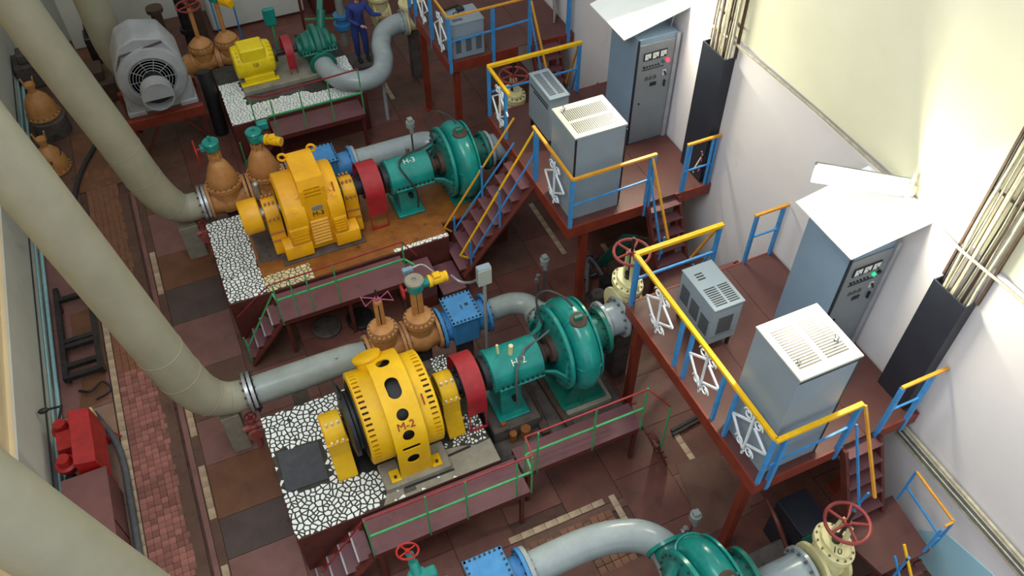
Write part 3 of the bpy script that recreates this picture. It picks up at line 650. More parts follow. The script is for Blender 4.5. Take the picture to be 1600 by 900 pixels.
# ---- pumps
def pump(x0, y, lab, txt, deg, foot_z, brk_z, full=True, dv=0.0):
    zc = 1.75
    P = thing('pump', lab, 'pump', (x0 + 3.4, y, brk_z), 'teal centrifugal pumps')
    X = lambda *t: [(a + x0, b) for a, b in t]
    MB().lathe(X((2.64, 0.1), (2.64, 0.29), (2.66, 0.34), (2.71, 0.34), (2.71, 0.325), (3.46, 0.325), (3.47, 0.30), (3.47, 0.1)), (0, y, zc), 'x', 36).done('bearing_housing', 'teal', P)
    MB().lathe(X((2.5, 0.1), (2.5, 0.20), (2.56, 0.26), (2.65, 0.27), (2.65, 0.1)), (0, y, zc), 'x', 28).done('shaft_cover', 'black', P)
    bl = MB()
    for k in range(9):
        bl.cyl((x0 + 2.78 + k * 0.08, y - 0.335, zc - 0.10), (x0 + 2.78 + k * 0.08, y - 0.335, zc - 0.03), 0.016, n=6)
    bl.bolts((x0 + 2.65, y, zc), 'x', 0.30, 14, 0.015, 0.05)
    MB().box((x0 + 2.72, y - 0.355, zc - 0.12), (x0 + 3.46, y + 0.355, zc - 0.08), 0.01).done('split_flange', 'teal', P)
    # bracket leg
    zt = zc - 0.2
    MB().prism([(y - 0.26, brk_z), (y - 0.26, brk_z + 0.05), (y - 0.2, zt), (y + 0.2, zt), (y + 0.26, brk_z + 0.05), (y + 0.26, brk_z)], 'yz', x0 + 2.78, x0 + 3.12, 0.01).box((x0 + 2.70, y - 0.36, brk_z), (x0 + 3.22, y + 0.36, brk_z + 0.06), 0.012).done('bracket', 'teal', P)
    MB().cyl((x0 + 3.0, y - 0.30, brk_z + 0.42), (x0 + 3.0, y - 0.2, brk_z + 0.42), 0.045, n=14).done('drain_hole', 'black', P)
    # bell arms between bearing housing and casing: front-low arm and back arm leave an open window
    prof = [(3.44, 0.30), (3.5, 0.33), (3.62, 0.38), (3.70, 0.47), (3.76, 0.56), (3.78, 0.52), (3.72, 0.44), (3.64, 0.34), (3.5, 0.29)]
    prof = [(a + x0, b) for a, b in prof]
    arms = MB()
    # ortho('x') gives u=+Z, v=-Y ; angle 90deg = front (-Y)
    for a0, a1 in ((R(104), R(250)), (R(286), R(318))): arms.lathe(prof, (0, y, zc), 'x', 12, a0=a0, a1=a1, close=True)
    arms.done('bell_arm', 'teal', P)
    MB().lathe(X((3.4, 0.09), (3.5, 0.09), (3.5, 0.17), (3.56, 0.17), (3.56, 0.12), (3.66, 0.10), (3.66, 0.2), (3.78, 0.22), (3.78, 0.1)), (0, y, zc), 'x', 24).done('gland', 'rusty_iron', P)
    MB().lathe(X((3.74, 0.44), (3.74, 0.64), (3.75, 0.665), (3.80, 0.665), (3.81, 0.60), (3.86, 0.56), (3.9, 0.5)), (0, y, zc), 'x', 48).done('casing_cover', 'teal', P)
    bl.bolts((x0 + 3.74, y, zc), 'x', 0.61, 26, 0.018, 0.05)
    # volute: radius grows around the axis
    v = MB(); n = 56; m = 14; rings = []
    for k in range(n + 1):
        a = 2 * PI * k / n
        g = 0.10 * (k / n)
        ring = []
        for j in range(m + 1):
            t = PI * j / m
            xx = x0 + 4.06 - 0.19 * math.cos(t) * (1.0 + 0.12 * k / n); rr = 0.46 + (0.21 + g) * math.sin(t) ** 0.7
            d = Vector((0, -math.sin(a + 2.6), math.cos(a + 2.6)))
            ring.append(v.bm.verts.new(Vector((xx, y, zc)) + d * rr))
        rings.append(ring)
    for A, B in zip(rings, rings[1:]):
        for j in range(m): v.bm.faces.new((A[j], A[j + 1], B[j + 1], B[j]))
    v.lathe(X((3.87, 0.1), (3.87, 0.52), (4.27, 0.52), (4.27, 0.1)), (0, y, zc), 'x', 40)
    vo = v.done('volute', 'teal', P)
    MB().lathe(X((4.24, 0.56), (4.24, 0.66), (4.275, 0.66), (4.275, 0.5)), (0, y, zc), 'x', 48).done('rear_rim', 'teal', P)
    for k, a in enumerate((12, 80, 158)):
        rb = MB()
        pts = []
        for j in range(11):
            t = PI * j / 10; d = Vector((0, -math.cos(R(a)), math.sin(R(a))))
            pts.append(Vector((x0 + 4.07 - 0.21 * math.cos(t), y, zc)) + d * (0.51 + 0.215 * math.sin(t) ** 0.7))
        rb.tube(pts, 0.02, 6).done('casing_rib', 'teal', vo)
    MB().lathe([(0, 0.13), (0.06, 0.13), (0.07, 0.11), (0.07, 0)], (x0 + 4.06, y - 0.16, zc + 0.66), (0, -0.22, 1), 20).done('plug', 'rusty_iron', P, 'worn brown plug on top of the casing')
    MB().box((x0 + 3.98, y - 0.2, zc + 0.71), (x0 + 4.12, y - 0.14, zc + 0.80), 0.01).done('lifting_lug', 'teal_dark', P)
    # discharge branch to the back, low
    MB().lathe([(0, 0.2), (0.55, 0.2), (0.55, 0.29), (0.6, 0.29), (0.6, 0.1)], (x0 + 4.07, y + 0.35, zc - 0.62), (0, 1, 0.12), 24).done('discharge_branch', 'teal', P)
    # foot
    MB().prism([(x0 + 3.78, foot_z), (x0 + 3.98, zc - 0.5), (x0 + 4.18, zc - 0.5), (x0 + 4.5, foot_z)], 'xz', y - 0.40, y - 0.36).prism([(y - 0.46, foot_z), (y - 0.46, foot_z + 0.04), (y - 0.3, zc - 0.48), (y + 0.3, zc - 0.48), (y + 0.4, foot_z)], 'yz', x0 + 4.06, x0 + 4.10).box((x0 + 3.76, y - 0.46, foot_z), (x0 + 4.52, y + 0.4, foot_z + 0.04), 0.008).prism([(x0 + 3.78, foot_z), (x0 + 3.98, zc - 0.5), (x0 + 4.18, zc - 0.5), (x0 + 4.5, foot_z)], 'xz', y + 0.3, y + 0.34).done('casing_foot', 'teal_dark', P)
    # suction branch
    MB().lathe(X((4.26, 0.40), (4.30, 0.36), (4.34, 0.27), (4.54, 0.27), (4.54, 0.37), (4.60, 0.37), (4.60, 0.1)), (0, y, zc), 'x', 36).done('suction_branch', 'teal_dark', P)
    bl.bolts((x0 + 4.56, y, zc), 'x', 0.325, 12, 0.018, 0.12)
    bl.done('bolts', 'bolt_dark', P, kind='stuff')
    if txt:
        d = Vector((0, -math.cos(R(deg)), math.sin(R(deg)))); t = Vector((0, math.sin(R(deg)), math.cos(R(deg))))
        text(txt, Vector((x0 + 3.09, y, zc)) + d * 0.332, 0.15, (1, 0, 0), t, 'letter_white', P)
    return P
P2 = pump(0, 6.93, 'teal centrifugal pump marked H-2 with pale lubricator stubs on top', 'H-2', 54, 0.62, 0.8)
MB().cyl((2.86, 6.95, 2.05), (2.84, 6.95, 2.28), 0.02, n=8).done('lubricator', 'cream_valve', P2)
MB().cyl((3.02, 6.88, 2.05), (3.02, 6.86, 2.28), 0.035, n=10).done('lubricator', 'cream_valve', P2)
MB().box((2.7, 6.5, 0.8), (2.78, 6.55, 0.88)).done('drain_cock', 'rust_floor', P2)
MB().cyl((3.05, 6.38, 0.5), (3.05, 6.38, 0.74), 0.08, n=14).done('drain_pot', 'rust_floor', P2, 'brown drain pot')
MB().cyl((2.85, 6.4, 0.5), (2.85, 6.4, 0.7), 0.06, n=14).done('drain_pot', 'rust_floor', P2, 'brown drain pot')
P3 = pump(0.04, 11.69, 'teal centrifugal pump marked H-3, beside the steep stair', 'H-3', 76, 1.0, 1.0)
tag(MB().tube(spline([(3.0, 6.56, 1.15), (2.98, 6.55, 1.5), (2.98, 6.57, 1.85), (3.06, 6.68, 2.03), (3.25, 6.85, 2.1), (3.5, 6.95, 2.06), (3.72, 7.0, 2.12)], 6), 0.018, 8).done('cable', 'hose_grey', loc=(3.05, 6.63, 1.2)), 'grey cable looped over the bearing housing of the pump marked H-2', 'cable')
tag(MB().tube(spline([(3.12, 11.3, 1.2), (3.12, 11.31, 1.6), (2.98, 11.38, 1.93), (2.92, 11.55, 2.09), (3.1, 11.72, 2.12), (3.5, 11.8, 2.13), (3.74, 11.85, 2.2)], 6), 0.018, 8).done('cable', 'cable_dark', loc=(3.15, 11.2, 1.25)), 'dark cable looped over the bearing housing of the pump marked H-3', 'cable')

# second cable loops over the two casings, lifting pieces on the casing edge
for yy, kk, nm in ((6.93, 0.0, 'H-2'), (11.69, 0.04, 'H-3')):
    tag(MB().tube(spline([(3.68 + kk, yy + 0.25, 2.1), (3.66 + kk, yy + 0.36, 2.3), (3.68 + kk, yy + 0.45, 2.5), (3.82 + kk, yy + 0.4, 2.62), (4.0 + kk, yy + 0.22, 2.58), (4.08 + kk, yy + 0.06, 2.5)], 6), 0.018, 8).done('cable', 'cable_dark', loc=(3.68, yy + .25, 2.1)), 'dark cable looping over the top rim of the pump marked ' + nm, 'cable')
for yy in (6.93, 11.69):
    MB().lathe([(2.06, 0.1), (2.06, 0.155), (2.19, 0.155), (2.19, 0.1)], (0, yy, 1.75), 'x', 20).done('coupling_sleeve', 'black_panel', [o for o in COL.objects if o.name.startswith('shaft_coupling') and abs(o.location.y - yy) < .01][0])
# ================================================================= PIPES AND VALVES
def flange(mb, x, y, z, r, ax='x', t=0.05):
    return mb.lathe([(-t / 2, r * 0.6), (-t / 2, r), (t / 2, r), (t / 2, r * 0.6)], (x, y, z), ax, 28)
def riser(y, lab, pts, rads, x_fl, r_fl, z_fl, blk):
    t = thing('riser_pipe', lab, 'pipe', (pts[-1][0], y, 0), 'big riser pipes')
    sp = spline(pts, 6); n = len(sp)
    rr = []
    for i in range(n):
        f = i / 6; k = min(int(f), len(rads) - 2); u = f - k; rr.append(rads[k] * (1 - u) + rads[k + 1] * u)
    MB().tube(sp, rr, 28).done('pipe', 'big_pipe', t, ang=0.9)
    for i in (25, 29, 37, 42):
        if i < n - 1: MB().torus(sp[i], sp[i + 1] - sp[i - 1], rr[i] + 0.001, 0.006, 36, 6).done('weld_seam', 'big_pipe', t)
    if x_fl is not None:
        f = MB(); flange(f, x_fl, y, z_fl, r_fl); flange(f, x_fl + 0.075, y, z_fl, r_fl); f.done('flange', 'steel', t)
        MB().bolts((x_fl + 0.035, y, z_fl), 'x', r_fl * 0.86, 14, 0.016, 0.2).done('bolts', 'dark_metal', t, kind='stuff')
    if blk:
        bx0, by0, bx1, by1, bz = blk
        MB().box((bx0, by0, 0), (bx1, by1, bz), 0.015).done('support_block', 'concrete', t, 'grey concrete support block')
    return t
rz = riser(8.5, 'big pale riser pipe ending in a flange left of the drum-shaped motor', [(-3.25, 8.5, 14.0), (-2.6, 8.5, 10.0), (-2.06, 8.5, 6.3), (-1.84, 8.5, 4.7), (-1.6, 8.5, 2.9), (-1.45, 8.5, 1.95), (-1.28, 8.5, 1.42), (-1.0, 8.5, 1.18), (-0.72, 8.5, 1.14)], [.325, .325, .325, .325, .325, .32, .30, .25, .235], -0.70, 0.33, 1.14, (-1.22, 8.3, -0.93, 8.8, 0.95))
riser(13.14, 'big pale riser pipe ending in a flange beside the boxy motor', [(-3.4, 13.14, 14.0), (-2.7, 13.14, 9.6), (-2.02, 13.14, 5.7), (-1.76, 13.14, 4.3), (-1.49, 13.14, 2.95), (-1.3, 13.14, 1.95), (-1.08, 13.14, 1.35), (-0.85, 13.14, 1.14), (-0.55, 13.14, 1.12)], [.325, .325, .325, .325, .325, .32, .30, .26, .255], -0.53, 0.36, 1.12, (-1.1, 12.95, -0.75, 13.4, 0.82))
riser(4.17, 'big pale riser pipe nearest the camera in the lower left corner', [(-3.4, 4.17, 13.5), (-2.8, 4.17, 10.0), (-2.24, 4.17, 6.3), (-1.95, 4.17, 4.4), (-1.7, 4.17, 2.9), (-1.5, 4.17, 1.95), (-1.3, 4.17, 1.42), (-1.0, 4.17, 1.18), (-0.6, 4.17, 1.14)], [.325, .325, .325, .325, .325, .32, .30, .25, .235], -0.56, 0.33, 1.14, None)
riser(18.0, 'big pale riser pipe standing behind the grey motor', [(-1.5, 18.0, 14.0), (-1.45, 18.0, 9.0), (-1.4, 18.0, 5.0), (-1.37, 18.0, 2.6), (-1.34, 18.0, 1.9), (-1.2, 18.0, 1.35), (-0.9, 18.0, 1.1), (-0.2, 18.0, 1.0)], [.33] * 6 + [.3, .26], -0.16, 0.34, 1.0, None)
# straight grey lengths into the valves
t = thing('delivery_pipe', 'grey pipe running behind the white paving of the drum-shaped motor', 'pipe', (0.3, 8.5, 0))
MB().lathe([(-0.58, 0.235), (0.5, 0.235), (0.95, 0.225), (1.14, 0.2), (1.2, 0.2)], (0, 8.5, 1.13), 'x', 32).done('pipe', 'grey_pipe', t)
f = MB(); flange(f, -0.62, 8.5, 1.13, 0.33); f.done('flange', 'dark_metal', t)
MB().cyl((0.72, 8.42, 1.34), (0.72, 8.42, 1.38), 0.02).done('plug', 'grey_pipe_light', t)
MB().box((-0.1, 8.35, 0), (0.15, 8.65, 0.92), 0.01).done('support', 'concrete', t)
def gate_valve(x, y, zb, lab, m, rb, hl, zf, rf, dome, fl_pairs=True, grp='ochre gate valves'):
    """body along X at height zb, bonnet flange at zf, dome profile [(dz, r)] above it"""
    t = thing('gate_valve', lab, 'valve', (x, y, 0), grp)
    MB().lathe([(-hl, rb * 0.7), (-hl, rb * 1.12), (-hl + 0.05, rb * 1.12), (-hl + 0.05, rb * 0.82), (-hl * 0.5, rb * 0.86), (0, rb), (hl * 0.5, rb * 0.86), (hl - 0.05, rb * 0.82), (hl - 0.05, rb * 1.12), (hl, rb * 1.12), (hl, rb * 0.7)], (x, y, zb), 'x', 30).lathe([(-0.42 * rb, rf * 0.86), (zf - zb - 0.05, rf * 0.88), (zf - zb - 0.04, rf), (zf - zb, rf)], (x, y, zb), 'z', 30).done('body', m, t)
    MB().lathe([(0, rf), (0.04, rf), (0.045, rf * 0.84)] + dome, (x, y, zf + 0.004), 'z', 30).done('bonnet', m, t)
    b = MB().bolts((x, y, zf + 0.002), 'z', rf * 0.92, 18, 0.014, 0.13)
    for s in (-1, 1): b.bolts((x + s * (hl - 0.02), y, zb), 'x', rb * 1.02, 14, 0.014, 0.1)
    b.done('bolts', 'bolt', t, kind='stuff')
    MB().box((x - 0.12, y - 0.12, 0), (x + 0.12, y + 0.12, zb - rb * 0.8)).done('pedestal', 'concrete_dark', t)
    return t
v = gate_valve(1.53, 8.5, 1.1, 'ochre gate valve with a pink bow-tie hand wheel behind the drum-shaped motor', 'ochre', 0.27, 0.31, 1.55, 0.24, [(0.09, 0.19), (0.13, 0.1), (0.14, 0.0)])
MB().bar((1.49, 8.5, 1.65), (1.49, 8.5, 2.22), 0.045, 0.06).bar((1.57, 8.5, 1.65), (1.57, 8.5, 2.22), 0.045, 0.06).cyl((1.53, 8.5, 2.2), (1.53, 8.5, 2.26), 0.06).done('yoke', 'ochre', v)
MB().cyl((1.53, 8.5, 1.6), (1.53, 8.5, 2.5), 0.018, n=8).done('spindle', 'dark_metal', v)
w = MB()
for s in (-1, 1):
    w.tube([(1.53 + s * 0.03, 8.5 - s * 0.02, 2.3), (1.53 + s * 0.2, 8.5 + s * 0.075, 2.3), (1.53 + s * 0.22, 8.5 - s * 0.13, 2.3)], 0.013, 6, closed=True)
w.cyl((1.53, 8.5, 2.27), (1.53, 8.5, 2.33), 0.035); w.done('hand_wheel', 'pink', v, 'pink bow-tie shaped hand wheel')
def actuator(v, x, y, z, red=True, capm='concrete', dirx=1, diry=0):
    a = MB().lathe([(0, 0.07), (0.03, 0.13), (0.17, 0.14), (0.19, 0.12), (0.19, 0)], (x, y, z), 'z', 24)
    d = Vector((dirx, diry, 0)).normalized(); c = Vector((x, y, z + 0.09))
    a.cyl(c, c + d * 0.22, 0.075, n=14)
    g = a.done('gearbox', 'teal', v)
    MB().lathe([(0, 0.145), (0.03, 0.15), (0.05, 0.13), (0.05, 0.04), (0.03, 0.04)], (x, y, z + 0.19), 'z', 24).done('gearbox_cap', capm, g)
    e = MB(); p = c + d * 0.22
    for k, (r0, L) in enumerate(((0.10, 0.05), (0.075, 0.03), (0.088, 0.15), (0.078, 0.03), (0.085, 0.05))):
        e.cyl(p, p + d * L, r0, n=18); p = p + d * L
    e.box(c + d * 0.36 - Vector((0.06, 0.06, 0)) + Vector((0, 0, 0.05)), c + d * 0.36 + Vector((0.06, 0.06, 0.11)), 0.01)
    e.done('drive_motor', 'yellow', v, 'small yellow drive motor')
    if red:
        q = c - d * 0.2 - Vector((0, 0, 0.05))
        wheel_mb(q, 0.11, 0.014, 4, tuple(d), 0.03).cyl(q, c, 0.025, n=8).done('hand_wheel', 'red', v, 'small red hand wheel')
v = gate_valve(2.14, 8.5, 1.1, 'ochre gate valve with a teal gearbox and yellow drive motor, beside the blue check valve', 'ochre', 0.29, 0.29, 1.52, 0.25, [(0.09, 0.2), (0.13, 0.1), (0.14, 0.0)])
MB().bar((2.09, 8.5, 1.62), (2.09, 8.5, 2.22), 0.05, 0.09).bar((2.19, 8.5, 1.62), (2.19, 8.5, 2.22), 0.05, 0.09).done('yoke', 'ochre', v)
MB().cyl((2.14, 8.5, 1.6), (2.14, 8.5, 2.22), 0.018, n=8).done('spindle', 'dark_metal', v)
actuator(v, 2.14, 8.5, 2.22)
MB().box((2.03, 8.68, 2.42), (2.2, 8.76, 2.5), 0.01).tube([(2.06, 8.7, 2.42), (2.05, 8.62, 2.3)], 0.015, 6).done('junction_box', 'cabinet_grey', v, 'small grey junction box')
EGG = [(0.1, 0.29), (0.25, 0.25), (0.4, 0.195), (0.52, 0.135), (0.56, 0.085), (0.62, 0.08), (0.64, 0.1), (0.68, 0.1), (0.69, 0.05), (0.69, 0.0)]
for x, lab, cap in ((-0.05, 'tall egg-shaped ochre gate valve with a teal cap, nearest the riser pipe', True), (0.72, 'tall egg-shaped ochre gate valve with a teal gearbox and yellow drive motor', False)):
    v = gate_valve(x, 13.14, 1.12, lab, 'ochre', 0.31, 0.37, 1.47, 0.33, EGG)
    if cap:
        MB().lathe([(0, 0.06), (0.02, 0.14), (0.16, 0.15), (0.18, 0.13), (0.18, 0)], (x, 13.14, 2.28), 'z', 24).cyl((x, 13.14, 2.46), (x, 13.14, 2.56), 0.025, n=8).box((x - 0.2, 13.08, 2.3), (x, 13.2, 2.4), 0.01).done('cap', 'teal', v, 'round teal cap')
        wheel_mb((x - 0.28, 13.14, 2.3), 0.2, 0.014, 4, 'x', 0.03).cyl((x - 0.28, 13.14, 2.34), (x, 13.14, 2.34), 0.02, n=8).done('hand_wheel', 'red', v, 'red hand wheel on edge')
    else:
        actuator(v, x, 13.14, 2.2, red=False, capm='teal', dirx=0.75, diry=-0.6)
        MB().box((x + 0.1, 13.25, 2.3), (x + 0.3, 13.4, 2.45), 0.02).done('gear_cover', 'teal', v)
    yk = MB()
    for k in range(6):
        a = PI / 3 * k; yk.cyl((x + 0.1 * math.cos(a), 13.14 + 0.1 * math.sin(a), 2.05), (x + 0.1 * math.cos(a), 13.14 + 0.1 * math.sin(a), 2.2), 0.02, n=6)
    yk.done('gland_studs', 'ochre', v, kind='stuff')
def check_valve(x0, x1, y, zb, lx0, lx1, ly0, ly1, lz, lab):
    t = thing('check_valve', lab, 'valve', ((x0 + x1) / 2, y, 0), 'blue check valves')
    b = MB(); L = x1 - x0
    b.lathe([(0, 0.22), (0, 0.35), (0.05, 0.35), (0.05, 0.25), (L - 0.05, 0.25), (L - 0.05, 0.34), (L, 0.34), (L, 0.2)], (x0, y, zb), 'x', 30)
    b.box((lx0 + 0.03, ly0 + 0.03, zb - 0.2), (lx1 - 0.03, ly1 - 0.03, lz - 0.03), 0.03)
    b.done('body', 'blue_valve', t)
    MB().box((lx0, ly0, lz - 0.035), (lx1, ly1, lz), 0.006).done('lid', 'blue_valve', t)
    q = MB()
    for k in range(8):
        u = k / 7
        for p in ((lx0 + 0.03 + u * (lx1 - lx0 - 0.06), ly0 + 0.03), (lx0 + 0.03 + u * (lx1 - lx0 - 0.06), ly1 - 0.03), (lx0 + 0.03, ly0 + 0.03 + u * (ly1 - ly0 - 0.06)), (lx1 - 0.03, ly0 + 0.03 + u * (ly1 - ly0 - 0.06))):
            q.cyl((p[0], p[1], lz - 0.06), (p[0], p[1], lz + 0.016), 0.018, n=6)
    q.bolts((x0 + 0.02, y, zb), 'x', 0.31, 14, 0.016, 0.1).bolts((x1 - 0.02, y, zb), 'x', 0.3, 14, 0.016, 0.1)
    q.done('bolts', 'bolt_dark', t, kind='stuff')
    MB().box(((x0 + x1) / 2 - 0.12, y - 0.12, 0), ((x0 + x1) / 2 + 0.12, y + 0.12, zb - 0.22)).done('pedestal', 'concrete_dark', t)
    return t
t = check_valve(2.45, 3.3, 8.5, 1.1, 2.58, 3.1, 8.15, 8.78, 1.5, 'blue check valve with a bolted square lid, behind the pump marked H-2')
MB().box((2.84, 8.42, 1.5), (2.86, 8.52, 1.503)).box((2.92, 8.46, 1.5), (2.98, 8.52, 1.503)).done('stencil', 'bolt_dark', t)
check_valve(1.12, 2.4, 13.14, 1.12, 1.5, 2.1, 12.85, 13.42, 1.52, 'blue check valve with a bolted square lid, behind the boxy motor')
def grey_pipe(pts, r, lab, fls=(), m='grey_pipe_light', n=28, sup=None, seg=6):
    t = thing('delivery_pipe', lab, 'pipe', (pts[0][0], pts[0][1], 0))
    sp = spline(pts, seg); MB().tube(sp, r, n).done('pipe', m, t, ang=0.9)
    for (c, a, rr) in fls:
        MB().lathe([(-0.03, rr * 0.6), (-0.03, rr), (0.03, rr), (0.03, rr * 0.6)], c, a, 26).done('flange', m, t)
        MB().bolts(c, a, rr * 0.86, 14, 0.014, 0.1).done('bolts', 'bolt', t, kind='stuff')
    if sup:
        for s in sup: MB().cyl(s[0], s[1], 0.045, n=10).done('support_leg', m, t)
    return t
grey_pipe([(3.3, 8.5, 1.1), (3.55, 8.52, 1.1), (3.78, 8.5, 1.1), (3.98, 8.38, 1.1), (4.07, 8.15, 1.11), (4.07, 7.92, 1.13)], 0.19, 'short grey elbow pipe from the blue check valve to the pump marked H-2', [((4.07, 8.1, 1.11), (0, 1, -0.08), 0.24)], m='grey_pipe')
grey_pipe([(2.4, 13.14, 1.12), (2.9, 13.14, 1.12), (3.6, 13.14, 1.12), (3.9, 13.12, 1.12), (4.1, 13.0, 1.12), (4.13, 12.8, 1.13), (4.13, 12.55, 1.13)], 0.23, 'shiny grey pipe behind the pump marked H-3', [((2.44, 13.14, 1.12), 'x', 0.32)])
# suction side: short grey length and cream valve with a red wheel
def suction(x0, x1, xv, y, z, lab1, lab2, wheel_z, dyv=0.0):
    t = thing('suction_pipe', lab1, 'pipe', ((x0 + x1) / 2, y, 0), 'short grey suction pipes')
    MB().lathe([(0, 0.2), (0, 0.35), (0.05, 0.35), (0.05, 0.26), (x1 - x0 - 0.05, 0.26), (x1 - x0 - 0.05, 0.34), (x1 - x0, 0.34), (x1 - x0, 0.2)], (x0, y, z), 'x', 30).done('pipe', 'grey_pipe_light', t)
    MB().bolts((x1 - 0.03, y, z), 'x', 0.3, 14, 0.018, 0.12).bolts((x0 + 0.02, y, z), 'x', 0.3, 14, 0.016, 0.08).done('bolts', 'bolt', t, kind='stuff')
    y += dyv
    v = thing('gate_valve', lab2, 'valve', (xv, y, 0), 'cream gate valves')
    b = MB(); hl = 0.19
    b.lathe([(-hl, 0.2), (-hl, 0.33), (-hl + 0.05, 0.33), (-hl + 0.05, 0.24), (hl - 0.05, 0.24), (hl - 0.05, 0.33), (hl, 0.33), (hl, 0.2)], (xv, y, z), 'x', 28)
    def ov(rx, ry, n=28): return [(xv + rx * math.cos(2 * PI * k / n), y + ry * math.sin(2 * PI * k / n)) for k in range(n)]
    b.prism(ov(0.16, 0.24), 'xy', z, z + 0.45)
    b.done('body', 'cream_valve', v)
    b = MB().prism(ov(0.22, 0.30), 'xy', z + 0.45, z + 0.5).prism(ov(0.22, 0.30), 'xy', z + 0.503, z + 0.55, 0.01)
    b.prism(ov(0.15, 0.24), 'xy', z + 0.55, z + 0.62, 0.02); b.done('bonnet', 'cream_valve', v)
    q = MB()
    for k in range(14):
        a = 2 * PI * k / 14; q.cyl((xv + 0.195 * math.cos(a), y + 0.265 * math.sin(a), z + 0.42), (xv + 0.195 * math.cos(a), y + 0.265 * math.sin(a), z + 0.575), 0.014, n=6)
    q.done('bolts', 'bolt', v, kind='stuff')
    MB().cyl((xv, y, z + 0.6), (xv, y, wheel_z + 0.3), 0.022, n=8).cyl((xv, y, z + 0.62), (xv, y, z + 0.72), 0.06, n=12).done('spindle', 'dark_metal', v)
    for s in (-1, 1): MB().bar((xv, y + s * 0.1, z + 0.6), (xv, y + s * 0.07, wheel_z - 0.03), 0.04, 0.07).done('yoke_arm', 'cream_valve', v)
    wheel_mb((xv, y, wheel_z), 0.27, 0.024, 5, 'z', 0.05).done('hand_wheel', 'wheel_red', v, 'red five-spoked hand wheel')
    MB().box((xv - 0.14, y - 0.14, 0), (xv + 0.14, y + 0.14, z - 0.22)).done('pedestal', 'concrete_dark', v)
    return v
suction(4.62, 4.98, 5.16, 7.04, 1.78, 'short grey flanged suction pipe between the pump marked H-2 and a cream valve', 'cream gate valve with a red wheel at the far corner of the near platform', 2.95, dyv=0.2)
suction(4.68, 5.3, 5.56, 11.69, 1.75, 'short grey flanged suction pipe beside the pump marked H-3, under the stair', 'cream gate valve with a red wheel at the far end of the middle platform', 2.7, dyv=0.72)
v1 = suction(4.45, 5.3, 5.6, 2.62, 1.3, 'short grey flanged suction pipe at the bottom edge of the picture', 'cream gate valve with a large red wheel at the bottom right', 2.4)
text('10', (5.52, 2.5, 1.922), 0.12, (0.7, -0.7, 0), (0.7, 0.7, 0), 'letter_dark', v1, depth=0.003)
# near unit at the bottom edge
pump(-0.2, 2.75, 'teal centrifugal pump cut off by the bottom edge of the picture', None, 0, 0.3, 0.4)
check_valve(1.0, 2.02, 4.17, 1.1, 1.25, 1.8, 3.85, 4.47, 1.5, 'blue check valve at the bottom edge of the picture')
grey_pipe([(2.02, 4.17, 1.1), (2.4, 4.18, 1.1), (2.9, 4.17, 1.12), (3.3, 4.1, 1.15), (3.65, 3.95, 1.15), (3.86, 3.72, 1.1), (3.9, 3.5, 1.0), (3.87, 3.3, 0.95)], 0.225, 'large shiny grey pipe bending into the pump at the bottom edge', [((2.06, 4.17, 1.1), 'x', 0.33)])
v = gate_valve(0.62, 4.17, 1.1, 'ochre gate valve with a teal gearbox and red hand wheel at the bottom edge', 'ochre', 0.29, 0.3, 1.55, 0.26, [(0.2, 0.2), (0.4, 0.1), (0.62, 0.08), (0.62, 0)])
MB().lathe([(0, 0.07), (0.03, 0.12), (0.17, 0.12), (0.19, 0.0)], (0.62, 4.17, 2.17), 'z', 20).box((0.6, 4.1, 2.2), (0.85, 4.24, 2.33), 0.02).cyl((0.62, 4.3, 2.28), (0.62, 4.45, 2.4), 0.05, n=12).cyl((0.62, 4.17, 2.3), (0.62, 4.3, 2.45), 0.06, n=12).done('gearbox', 'teal', v)
wheel_mb((0.60, 4.42, 2.52), 0.13, 0.014, 4, (0.1, 0.35, 1), 0.03).done('hand_wheel', 'red', v, 'small red hand wheel')
# small angle valves at the elbows
def small_valve(x, y, z, lab):
    v = thing('drain_valve', lab, 'valve', (x, y, 0), 'small drain valves')
    MB().ball((x, y, z), 0.09).cyl((x - 0.16, y, z), (x + 0.16, y, z), 0.06, n=12).cyl((x, y, z), (x, y, z + 0.2), 0.05, n=12).cyl((x, y, 0), (x, y, z), 0.05, n=10).done('body', 'dusty_pink', v)
    wheel_mb((x, y, z + 0.24), 0.09, 0.013, 4, 'z', 0.03).done('hand_wheel', 'wheel_red', v)
    MB().lathe([(0, 0.05), (0, 0.12), (0.03, 0.12), (0.03, 0.05)], (x, y - 0.16, z - 0.05), 'y', 18).bolts((x, y - 0.15, z - 0.05), 'y', 0.1, 8, 0.012, 0.05).done('flange', 'dusty_pink', v)
small_valve(-0.8, 8.3, 0.55, 'small dusty-pink drain valve beside the riser pipe of the drum-shaped motor')
small_valve(-0.66, 12.95, 0.62, 'small dusty-pink drain valve beside the riser pipe of the boxy motor')
